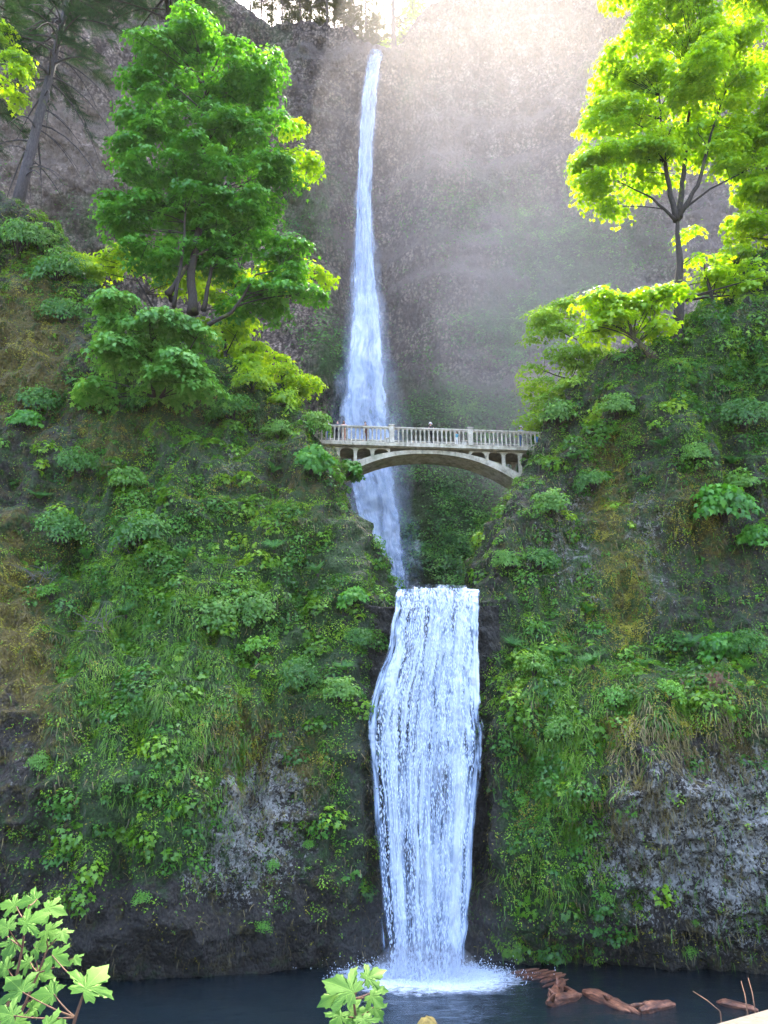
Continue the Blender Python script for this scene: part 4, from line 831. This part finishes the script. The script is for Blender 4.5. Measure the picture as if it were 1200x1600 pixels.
for s in (-1, 1):
    mb = MB(); mb.box((-1.5, s*W2-.14, -.12), (L+2, s*W2+.14, .16)); mb.box((-1.5, s*(W2+.03)-.15, -.16), (L+2, s*(W2+.03)+.15, -.11)); mb.build('kerb', M['conc'], br, bevel=.015)
# arch rib
ex = lambda s: -.25-1.95*abs(s/7.5)**2.3; th = lambda s: .32+.55*abs(s/7.5)**2
ss = np.linspace(-9.2, 9.2, 61); mb = MB()
poly = [(cx+s, ex(s)) for s in ss]; poly2 = [(cx+s, ex(s)-th(s)) for s in ss]
for i in range(60):
    n0 = len(mb.v)
    for (x, z) in (poly[i], poly[i+1], poly2[i+1], poly2[i]): mb.v += [(x, -1.15, z), (x, 1.15, z)]
    mb.f += [(n0, n0+1, n0+3, n0+2), (n0+4, n0+5, n0+7, n0+6), (n0, n0+2, n0+4, n0+6), (n0+1, n0+7, n0+5, n0+3)]
mb.build('arch', M['conc'], br)
cols = [4.62, 5.98, 7.34, 8.7]
for s in (-1, 1):
    for c in cols:
        for y in (-1, 1):
            mb = MB(); x = cx+s*c; mb.box((x-.13, y*1.05-.13, ex(c)-.12), (x+.13, y*1.05+.13, -.6)); mb.box((x-.17, y*1.05-.16, -.66), (x+.17, y*1.05+.16, -.58)); mb.build('column', M['conc'], br)
    edges = [3.2]+cols+[10.06]
    for y in (-1, 1):
        for a, b in zip(edges[:-1], edges[1:]):
            mb = MB(); n_ = 14; hw = (b-a)/2-.13; mid = (a+b)/2
            xs_ = [mid-hw*math.cos(math.pi*k/n_) for k in range(n_+1)]; zs_ = [-.62+ .36*math.sin(math.pi*k/n_)**.8 for k in range(n_+1)]
            xs_ = [a]+xs_+[b]; zs_ = [-.62]+zs_+[-.62]
            for k in range(len(xs_)-1):
                x0, x1 = cx+s*xs_[k], cx+s*xs_[k+1]
                if abs(x1-x0) < 1e-6: continue
                n0 = len(mb.v)
                for (x, z) in ((x0, -.225), (x1, -.225), (x1, zs_[k+1]), (x0, zs_[k])): mb.v += [(x, y*1.04-.11, z), (x, y*1.04+.11, z)]
                mb.f += [(n0, n0+2, n0+4, n0+6), (n0+1, n0+7, n0+5, n0+3), (n0+6, n0+4, n0+5, n0+7)]
            mb.build('spandrel', M['conc'], br)
# balustrade
posts = [locx(p) for p in (492, 612, 735, 860)]
bal = MB(); bal.lathe([(.075, .16), (.075, .24), (.045, .28), (.06, .5), (.07, .75), (.05, 1.12), (.08, 1.2), (.08, 1.3)], n=6)
b0 = bal.build('baluster', M['rail'], br, smooth=True); first = True
for s in (-1, 1):
    for xp in posts:
        mb = MB(); mb.box((xp-.2, s*W2-.19, .12), (xp+.2, s*W2+.19, 1.62)); mb.box((xp-.26, s*W2-.25, 1.6), (xp+.26, s*W2+.25, 1.7)); mb.build('post', M['rail'], br, bevel=.015)
    for xa, xb in zip(posts[:-1], posts[1:]):
        mb = MB(); mb.box((xa+.2, s*W2-.13, 1.42), (xb-.2, s*W2+.13, 1.54)); n_ = round((xb-xa-.4)/.345); dx = (xb-xa-.4)/n_
        mb.build('top_rail', M['rail'], br, bevel=.012)
        mb = MB()
        for k in range(n_):      # scalloped arches between balusters
            for j in range(8):
                x0 = xa+.2+k*dx+dx*j/8; x1 = x0+dx/8; f = lambda q: 1.22+.16*math.sin(math.pi*q)**.7
                n0 = len(mb.v)
                for (x, z) in ((x0, 1.425), (x1, 1.425), (x1, f((j+1)/8)), (x0, f(j/8))): mb.v += [(x, s*W2-.06, z), (x, s*W2+.06, z)]
                mb.f += [(n0, n0+2, n0+4, n0+6), (n0+1, n0+7, n0+5, n0+3), (n0+6, n0+4, n0+5, n0+7)]
        mb.build('arcade', M['rail'], br)
        mb = MB(); mb.box((xa+.2, s*W2-.1, .14), (xb-.2, s*W2+.1, .2)); mb.build('bottom_rail', M['rail'], br)
        for k in range(1, n_):
            b = b0 if first else b0.copy()
            if not first: COL.objects.link(b); b.parent = br
            first = False; b.location = (xa+.2+k*dx, s*W2, 0)

# ------------------------------------------------------------------ people
def flat(name, col, rough=.8): t = NT(name); return t.done(t.prin(col, rough, t.bump(t.noise(t.coord(), 20, 3), .2, .01)))
SK = flat('skin', (.5, .3, .22), .55)
def skin_mesh(name, pts, edges, mats, parent, sub=1, root=0):
    me = bpy.data.meshes.new(name); me.from_pydata([p[0] for p in pts], edges, []); o = bpy.data.objects.new(name, me); COL.objects.link(o)
    o.modifiers.new('skin', 'SKIN'); 
    if not me.skin_vertices: me.skin_vertices.new()
    for i, p in enumerate(pts):
        r = p[1]; me.skin_vertices[0].data[i].radius = r if isinstance(r, tuple) else (r, r); me.skin_vertices[0].data[i].use_root = (i == root)
    sd_ = o.modifiers.new('sub', 'SUBSURF'); sd_.levels = sd_.render_levels = sub
    dg = bpy.context.evaluated_depsgraph_get(); m2 = bpy.data.meshes.new_from_object(o.evaluated_get(dg)); bpy.data.objects.remove(o)
    for p in m2.polygons: p.use_smooth = True
    m2.materials.clear()
    for m_ in mats: m2.materials.append(m_)
    o = bpy.data.objects.new(name, m2); COL.objects.link(o); o.parent = parent; return o
def person(px_, depth, h, shirt, pants, hair, label, hat=None, face=0, arms='rail', longhair=False):
    x = locx(px_); base = Vector((A_.x+x*math.cos(rz)-depth*math.sin(rz), A_.y+x*math.sin(rz)+depth*math.cos(rz), 34.86))
    e = empty('person', base, rz+face, label, 'person', sc=h/1.75)
    P_ = [((0, 0, .95), .15), ((0, 0, 1.15), .14), ((0, 0, 1.36), (.19, .12)), ((0, 0, 1.46), .065), ((0, -.01, 1.53), .06), ((0, -.02, 1.63), (.075, .095)), ((0, -.01, 1.70), (.07, .085))]
    E = [(i, i+1) for i in range(6)]
    for s in (-1, 1):
        b = len(P_); P_ += [((s*.09, 0, .86), .095), ((s*.1, -.02, .48), .065), ((s*.1, .02, .09), .045), ((s*.11, -.13, .04), .04)]; E += [(0, b), (b, b+1), (b+1, b+2), (b+2, b+3)]
        b = len(P_)
        if arms == 'rail': el, wr = (s*.27, -.05, 1.12), (s*.2, -.3, 1.2)
        else: el, wr = (s*.26, .02, 1.12), (s*.27, -.08, .88)
        P_ += [((s*.2, 0, 1.4), .062), (el, .045), (wr, .032)]; E += [(2, b), (b, b+1), (b+1, b+2)]
        d = (Vector(wr)-Vector(el)).normalized(); pm = Vector(wr)+d*.07; P_.append((tuple(pm), (.035, .02))); E.append((b+2, b+3)); sd2 = Vector((0, 0, 1)).cross(d).normalized() if abs(d.z) < .9 else Vector((0, 1, 0))
        for k in range(4):
            t = pm+d*(.05+.012*(k in (1, 2)))+sd2*(k-1.5)*.02+Vector((0, 0, -.015)); P_.append((tuple(t), .009)); E.append((b+3, len(P_)-1))
        P_.append((tuple(Vector(wr)+d*.05-sd2*.05*s), .01)); E.append((b+2, len(P_)-1))
    body = skin_mesh('body', P_, E, [SK, shirt, pants], e)
    for p in body.data.polygons:
        c = p.center
        if c.z < .96: p.material_index = 2
        elif c.z < 1.47 and not (abs(c.x) > .15 and c.z < 1.25 and c.y < -.18): p.material_index = 1
    hb = MB(); low = -.26 if longhair else -.02
    hb.lathe([(.001, .125), (.06, .11), (.095, .06), (.105, 0), (.1, low*.5), (.085, low)], n=14); ho = hb.build('hair', hair, e, smooth=True); ho.location = (0, .02, 1.66)
    fb = MB()
    for s in (-1, 1): fb.lathe([(.001, -.012), (.012, 0), (.001, .012)], (s*.032, -.112, 1.655), 6)
    fb.build('eyes', flat('eye', (.02, .015, .01), .3), e)
    nb = MB(); nb.prism([(-.014, 1.61), (.014, 1.61), (0, 1.65)], -.135, -.1); nb.build('nose', SK, e); nb = MB(); nb.box((-.025, -.115, 1.578), (.025, -.1, 1.586)); nb.build('mouth', flat('lip', (.35, .12, .1)), e)
    if hat:
        h_ = MB(); h_.lathe([(.17, -.01), (.17, 0), (.11, .01), (.108, .08), (.07, .12), (.001, .13)], n=16); q = h_.build('hat', hat, e, smooth=True); q.location = (0, 0, 1.69)
    return e
K = {k: flat(k, v) for k, v in dict(navy=(.02, .03, .08), black=(.015, .015, .02), brown=(.12, .05, .03), hairb=(.08, .03, .015), hairk=(.015, .01, .01), white=(.75, .75, .75), peach=(.55, .3, .22), blue=(.1, .3, .7), grey=(.3, .33, .4), denim=(.1, .16, .3), teal=(.12, .35, .45)).items()}
person(513, -1.0, 1.7, K['grey'], K['denim'], K['hairb'], 'person in white sun hat half hidden by leaves at the left end of the bridge', hat=K['white'])
person(527, -1.0, 1.72, K['navy'], K['black'], K['hairk'], 'person in dark top behind the railing at the far left of the bridge')
person(537, -1.0, 1.74, K['peach'], K['peach'], K['hairb'], 'person with long brown hair in peach clothes leaning on the railing', longhair=True)
person(571, -1.0, 1.72, K['brown'], K['brown'], K['hairk'], 'person in brown coat with dark hair standing left of the first railing post')
person(674, -1.0, 1.8, K['black'], K['black'], K['hairk'], 'person in black jacket with pale hat at the middle of the bridge', hat=K['white'])
person(715, -.95, 1.15, K['teal'], K['white'], K['hairb'], 'child in light blue and white clothes behind the balusters', arms='down')
person(817, -1.0, 1.78, K['grey'], K['denim'], K['hairk'], 'person in grey blue shirt with white hat near the right end of the bridge', hat=K['white'])
person(841, -.95, 1.15, K['blue'], K['blue'], K['hairk'], 'child in bright blue at the right end of the bridge railing', arms='down')

# ------------------------------------------------------------------ driftwood in the pool
def mat_log():
    t = NT('red_driftwood'); n = t.noise(t.coord((.7, 4, 4)), 1.8, 6, .7); n2 = t.noise(t.coord(), 1.5, 3)
    c = t.ramp(n, [(.4, (.012, .005, .003)), (.5, (.09, .03, .013)), (.64, (.27, .12, .06))]); c = t.mix(t.math('MULTIPLY', n2, .4), c, (.12, .045, .025))
    return t.done(t.prin(c, .6, t.bump(n, .7, .05), .4))
M['log'] = mat_log()
def log(a, b, r0, r1, label, knots=0, group='red driftwood logs in the pool', zoff=0., flatk=1.):
    r0, r1 = r0*1.2, r1*1.2
    def g(p, q):
        c = (800-q)/F; dy = cp_-sp_*c; dz = sp_+cp_*c; Y = -CZ*dy/dz; return Vector(((p-600)/F*Y/dy, Y, 0))
    A, B = g(*a), g(*b); Lg = (B-A).length; e = empty('driftwood_log', A.lerp(B, .5)+Vector((0, 0, .02+zoff)), math.atan2((B-A).y, (B-A).x), label, 'log', group)
    mb = MB(); n_ = 14; pts = []; rad = []
    for k in range(n_+1):
        t = k/n_; pts.append(((t-.5)*Lg, .006*math.sin(t*4+a[0])*Lg, .01*math.sin(t*5))); rad.append((r0*(1-t)+r1*t)*(.95+.1*random.random())*min(1, .35+4*min(t, 1-t)))
    mb.tube(pts, rad, 12); o = mb.build('trunk', M['log'], e); V = o.data.vertices; gv = [random.uniform(.82, 1.12) for _ in range(12)]
    for i_, v in enumerate(V): c_ = Vector(pts[i_//12]); v.co = c_ + (v.co-c_)*gv[i_ % 12]*random.uniform(.96, 1.04)
    for v in V: v.co.z *= flatk; v.co.y += random.uniform(-1, 1)*r0*.03; v.co.z += random.uniform(-1, 1)*r0*.03
    for k in range(knots):
        mb = MB(); x = random.uniform(-.4, .4)*Lg; d = Vector((random.uniform(-1, 1), random.uniform(-1, 1), random.uniform(.3, 1)))*r0*2; mb.tube([(x, 0, 0), (x+d.x*.5, d.y*.5, d.z*.6), (x+d.x, d.y, d.z)], [r0*.45, r0*.3, r0*.1], 6); mb.build('branch_stub', M['log'], e, smooth=True)
log((855, 1572), (908, 1558), .26, .14, 'short thick root end sticking up below the log jam', 2, zoff=.1)
log((862, 1568), (880, 1535), .24, .15, 'stubby orange root standing at the corner of the log jam', 2, zoff=.1)
log((912, 1551), (1000, 1584), .3, .12, 'long split red log floating in the middle of the pool', 2)
log((918, 1556), (985, 1582), .2, .1, 'thinner splinter floating along the long split log')
log((1000, 1581), (1054, 1570), .26, .16, 'smooth red log floating at the right of the long split one')
for i, (a, b, r, l) in enumerate([((798, 1524), (842, 1516), .13, 'end plank at the left tip of the log jam'), ((806, 1530), (856, 1517), .12, 'second plank from the left in the log jam'), ((818, 1533), (868, 1519), .15, 'pale plank in the middle of the log jam'),
   ((832, 1534), (878, 1522), .14, 'dark plank in the log jam, fourth from the left'), ((845, 1538), (884, 1524), .15, 'orange plank at the right side of the log jam'), ((848, 1545), (888, 1532), .1, 'thin stick lying under the right planks of the log jam'), ((880, 1545), (905, 1556), .14, 'short log joining the log jam to the root end')]):
    log(a, b, r, r*.6, l, zoff=.05, flatk=.7)
log((1120, 1568), (1185, 1580), .22, .18, 'dull red log floating behind the stone wall at right', zoff=0)
def mat_stone(name, a, b, sc=8):
    t = NT(name); n = t.noise(t.pos(), sc, 6, .7); return t.done(t.prin(t.ramp(n, [(.3, a), (.7, b)]), .85, t.bump(n, .6, .02)))
q = P(668, 1597, 36.8)
rk = MB(); rk.lathe([(.001, .5), (.25, .42), (.42, .2), (.5, -.2), (.45, -1.4)], n=14); o = rk.build('boulder', mat_stone('mossy_boulder', (.1, .08, .02), (.3, .22, .06), 5), smooth=True)
for v in o.data.vertices: v.co += Vector((random.uniform(-.06, .06), random.uniform(-.06, .06), random.uniform(-.05, .05)))
o.location = (q.x, q.y, q.z-.3); tag(o, 'mossy yellow boulder tip poking out of the pool', 'boulder')

# ------------------------------------------------------------------ near viewpoint: plaza, stone wall, sticks, foreground maples
o = MB(); o.box((-30, -30, 6), (30, 2.2, 8.35)); o = o.build('path', mat_stone('path_gravel', (.15, .14, .12), (.3, .28, .25), 20)); tag(o, kind='structure')
pw0, pw1 = P(1042, 1606, 3.0), P(1215, 1581, 3.35)
d = (pw1-pw0); d.z = 0; e = empty('stone_wall', (pw0.x, pw0.y, 8.35), math.atan2(d.y, d.x), 'low stone parapet with a smooth pale cap at the bottom right corner', 'wall')
zt = (pw0.z+pw1.z)/2-8.35
mb = MB(); mb.box((-.15, -.42, 0), (6, -.03, zt-.08)); mb.build('masonry', mat_stone('wall_stone', (.08, .075, .07), (.2, .18, .16), 6), e)
mb = MB(); mb.box((-.2, -.45, zt-.08), (6.05, 0, zt)); mb.build('cap', mat_stone('cap_stone', (.045, .036, .03), (.09, .07, .056), 30), e, bevel=.015)
for a, b, l in [((1125, 1580), (1083, 1549), 'pale bare stick leaning left behind the parapet'), ((1168, 1582), (1158, 1533), 'upright bare stem behind the parapet, the left of two'), ((1180, 1580), (1169, 1528), 'upright bare stem behind the parapet, the right of two')]:
    A, B = P(*a, 3.6), P(*b, 3.7); e = empty('bare_stem', A-Vector((0, 0, .5)), 0, l, 'stem'); mb = MB(); r = .0028
    mid = A.lerp(B, .5)+Vector((.004, 0, .002)); mb.tube([Vector((0, 0, 0)), A-e.location, mid-e.location, B-e.location], [r, r, r*.8, r*.5], 6); mb.build('stalk', M['twig'], e, smooth=True)
for sx, lab in ((-1, 'unseen tall maple added left of the viewpoint to shade the foreground'), (1, 'unseen tall maple added right of the viewpoint to shade the foreground')):  # off-camera trees added only to shade the foreground, parapet and near haze
    e = empty('maple_tree', (sx*14, 7, 8), 0, lab, 'tree'); mb = MB(); mb.tube([(0, 0, 0), (-sx*.5, 1, 12), (-sx*2, 3, 22), (-sx*5, 5, 28)], [.5, .4, .3, .12], 9)
    for q in ((-sx*9, 4, 30), (-sx*6, 12, 33), (-sx*2, 8, 31), (-sx*9, -2, 27)): mb.tube(bez(Vector((-sx*1.5, 2.5, 19)), Vector((-sx*4, 4, 25)), Vector(q), 7), [.22, .18, .15, .12, .09, .06, .03], 6)
    mb.build('trunk', M['bark'], e, smooth=True); C = []
    for (x, y, z, rx, ry, rz_) in ((-9, 0, 30, 6, 5, 3), (-8, 7, 35, 7, 6, 3), (-7, 14, 43, 7, 5, 4), (0, 5, 36, 6, 7, 4), (-12, 9, 40, 4, 7, 3)):
        d = RNG.normal(size=(150, 3)); d /= np.linalg.norm(d, axis=1, keepdims=True); C.append(np.array([sx*x, y, z]) + d*(RNG.random((150, 1))**.4)*[rx, ry, rz_])
    C = np.concatenate(C); p, n_, d_ = tiers(C, RNG.normal(size=C.shape)*.3, np.full(len(C), .9), 16); leaves('crown', p, n_, d_, np.full(len(p), .42), STAR, M['maple'], e)
# detailed bigleaf-maple leaf
half = [(.0, -.02), (.12, -.13), (.3, -.24), (.33, -.13), (.52, -.12), (.46, .02), (.37, .05), (.5, .1), (.52, .18), (.66, .16), (.74, .25), (.95, .3), (.78, .38), (.72, .5), (.6, .45), (.5, .46), (.31, .38), (.33, .55), (.42, .62), (.36, .68), (.36, .82), (.22, .84), (.12, 1.0), (0, 1.2)]
full = half + [(-x, y) for x, y in half[-2:0:-1]]
def mat_biglef():
    t = NT('foreground_maple_leaf'); uv = t.n('TexCoord').outputs['UV']; c0 = t.noise(uv, 6, 4); ve = None
    for a in (0, 48, -48, 95, -95, 72):
        if a == 72: continue
        ca, sa = math.cos(math.radians(a)), math.sin(math.radians(a))
        across = t.math('ABSOLUTE', t.n('VectorMath', {0: uv, 1: (ca, -sa, 0)}, operation='DOT_PRODUCT').outputs['Value']); along = t.n('VectorMath', {0: uv, 1: (sa, ca, 0)}, operation='DOT_PRODUCT').outputs['Value']
        f = t.math('MULTIPLY', t.math('LESS_THAN', across, .011), t.math('GREATER_THAN', along, 0.)); ve = f if ve is None else t.math('MAXIMUM', ve, f)
    wv = t.n('TexVoronoi', {'Vector': uv, 'Scale': 16.}, feature='DISTANCE_TO_EDGE').outputs['Distance']
    fine = t.n('MapRange', {'Value': wv, 'From Min': 0, 'From Max': .05, 'To Min': .35, 'To Max': 0}).outputs[0]
    c = t.ramp(t.math('ADD', t.math('MULTIPLY', c0, .5), t.math('MULTIPLY', t.attr('tint'), .5)), [(.2, (.018, .08, .004)), (.8, (.045, .13, .008))]); c = t.mix(t.math('MAXIMUM', ve, fine), c, (.075, .165, .02))
    d = t.n('BsdfDiffuse', {'Color': c, 'Normal': t.bump(t.math('ADD', ve, t.math('MULTIPLY', wv, -2.)), .35, .01)}).outputs[0]
    tr = t.n('BsdfTranslucent', {'Color': t.mix(1., c, (1.3, 1.3, .5), 'MULTIPLY')}).outputs[0]; sh = t.n('MixShader', {0: .42, 1: d, 2: tr}).outputs[0]
    return t.done(t.n('MixShader', {0: .035, 1: sh, 2: t.n('BsdfGlossy', {'Roughness': .6, 'Color': (.7, .9, .5, 1)}).outputs[0]}).outputs[0])
M['bigleaf'] = mat_biglef()
def bigleaf(parent, pos, up, tip, size, curl=.25):
    c = (0, .12); rings = []; 
    for f in (.34, .67, 1.): rings.append([(c[0]+(x-c[0])*f, c[1]+(y-c[1])*f) for x, y in full])
    pts = [c]+[p for r in rings for p in r]; n = len(full); ph = random.random()*6
    V = np.array([(x, y, -curl*(x*x+(y-.2)**2)*.8 + .05*abs(x) + .016*math.sin(9*math.atan2(x, y+.2)+ph)*math.hypot(x, y)) for x, y in pts]); Fc = [(0, 1+i, 1+(i+1) % n) for i in range(n)]
    for r in (0, 1):
        for i in range(n): a, b = 1+r*n+i, 1+r*n+(i+1) % n; Fc += [(a, a+n, b+n), (a, b+n, b)]
    Rm = orient(np.array([up], float), np.array([tip], float))[0]; Vw = (V*size) @ Rm.T + np.array(pos)
    return mesh_np('leaf', Vw, np.array(Fc), M['bigleaf'], parent, attrs={'tint': np.full(len(V), random.random())}, smooth=True, uv=np.array(pts))
def sapling(label, base, specs, Y0):
    e = empty('maple_sapling', base, 0, label, 'sapling'); nodes = []
    for (a, b, wpx, ang, tilt, dY) in specs:
        y = Y0+dY; s = wpx*mpp(a, b, y)/2.0; p = P(a, b, y)-base
        t = math.radians(ang); tip = Vector((math.sin(t), -.35, math.cos(t)*.8)); up = Vector((random.uniform(-.2, .2), -.75+tilt, .75)).normalized()
        lf_ = bigleaf(e, p-tip.normalized()*s*.3, up, tip, s); nodes.append((p-tip.normalized()*s*.3, s, lf_))
    return e, nodes
base = Vector((-1.62, 3.05, 8.1))
spec = [(48, 1404, 62, -80, 0, .3), (18, 1412, 50, -60, 0, .5), (78, 1416, 62, 70, .1, .2), (40, 1436, 72, 20, 0, 0), (8, 1445, 60, -30, 0, .1), (78, 1455, 60, 100, 0, .25), (98, 1460, 40, 150, .2, .1), (20, 1480, 60, 190, 0, .3), (60, 1478, 50, 60, 0, .3),
        (88, 1496, 62, 110, 0, 0), (5, 1510, 55, -50, 0, .2), (62, 1520, 55, 80, 0, .35), (30, 1540, 80, -20, 0, -.1), (80, 1548, 50, 160, 0, .1), (134, 1536, 100, 15, .05, -.2), (75, 1550, 66, -60, 0, -.1), (12, 1582, 70, -50, 0, -.2), (78, 1600, 70, 60, 0, -.2), (4, 1450, 40, 0, 0, .4), (40, 1505, 45, -100, 0, .4), (30, 1600, 60, 120, 0, 0), (118, 1500, 34, 130, .2, .3), (50, 1570, 46, 30, 0, .3)]
e, nodes = sapling('young bigleaf maple with pale green leaves in the bottom left corner', base, spec, 3.2)
def stems(e, nodes, mains):
    mb = MB()
    for m_ in mains: mb = MB(); mb.tube(m_, [.007*(1-.6*k/(len(m_)-1)) for k in range(len(m_))], 7); mb.build('stem', M['twig'], e, smooth=True)
    pts = [Vector(p) for m_ in mains for p in m_]
    for p, s, lf_ in nodes:
        n0 = min(pts, key=lambda q: (q-p).length + (2 if q.z > p.z else 0)); m2 = MB(); m2.tube(bez(n0, n0.lerp(p, .5)+Vector((0, 0, -.01)), p, 6), [.0035, .003, .0026, .0022, .002, .002], 5, False); m2.build('leaf_stalk', M['twig'], e, smooth=True)
def pl(lst, y): return [P(a, b, y)-base for a, b in lst]
stems(e, nodes, [pl([(105, 1640), (118, 1590), (128, 1560), (134, 1545)], 3.05), pl([(-20, 1680), (5, 1590), (25, 1530), (35, 1480), (40, 1440), (45, 1415)], 3.4), pl([(0, 1600), (30, 1590), (60, 1520), (75, 1480)], 3.45)])
base = Vector((-.1, 3.0, 8.1))
spec = [(545, 1540, 95, -30, 0, -.1), (575, 1522, 62, 20, .1, .1), (584, 1560, 50, 130, 0, 0), (520, 1558, 62, -110, 0, -.05), (555, 1580, 60, 80, 0, .1), (588, 1580, 46, 150, 0, .1), (530, 1592, 60, 200, 0, .05), (570, 1600, 60, 160, 0, -.1), (590, 1545, 40, 60, 0, .2)]
e, nodes = sapling('young maple tip poking up at the bottom centre in front of the pool', base, spec, 3.1)
stems(e, nodes, [pl([(560, 1700), (558, 1640), (556, 1590), (552, 1560), (562, 1540)], 3.2)])

# ------------------------------------------------------------------ haze
def mat_haze():
    t = NT('haze_air'); return t.done(None, t.n('VolumePrincipled', {'Color': (.95, .92, .93, 1), 'Density': .00006, 'Anisotropy': .1}).outputs[0])
mb = MB(); mb.box((-310, -270, -4), (310, 350, 215)); o = mb.build('haze', mat_haze()); tag(o, 'pale sunlit haze filling the gorge', 'haze', kind='stuff')
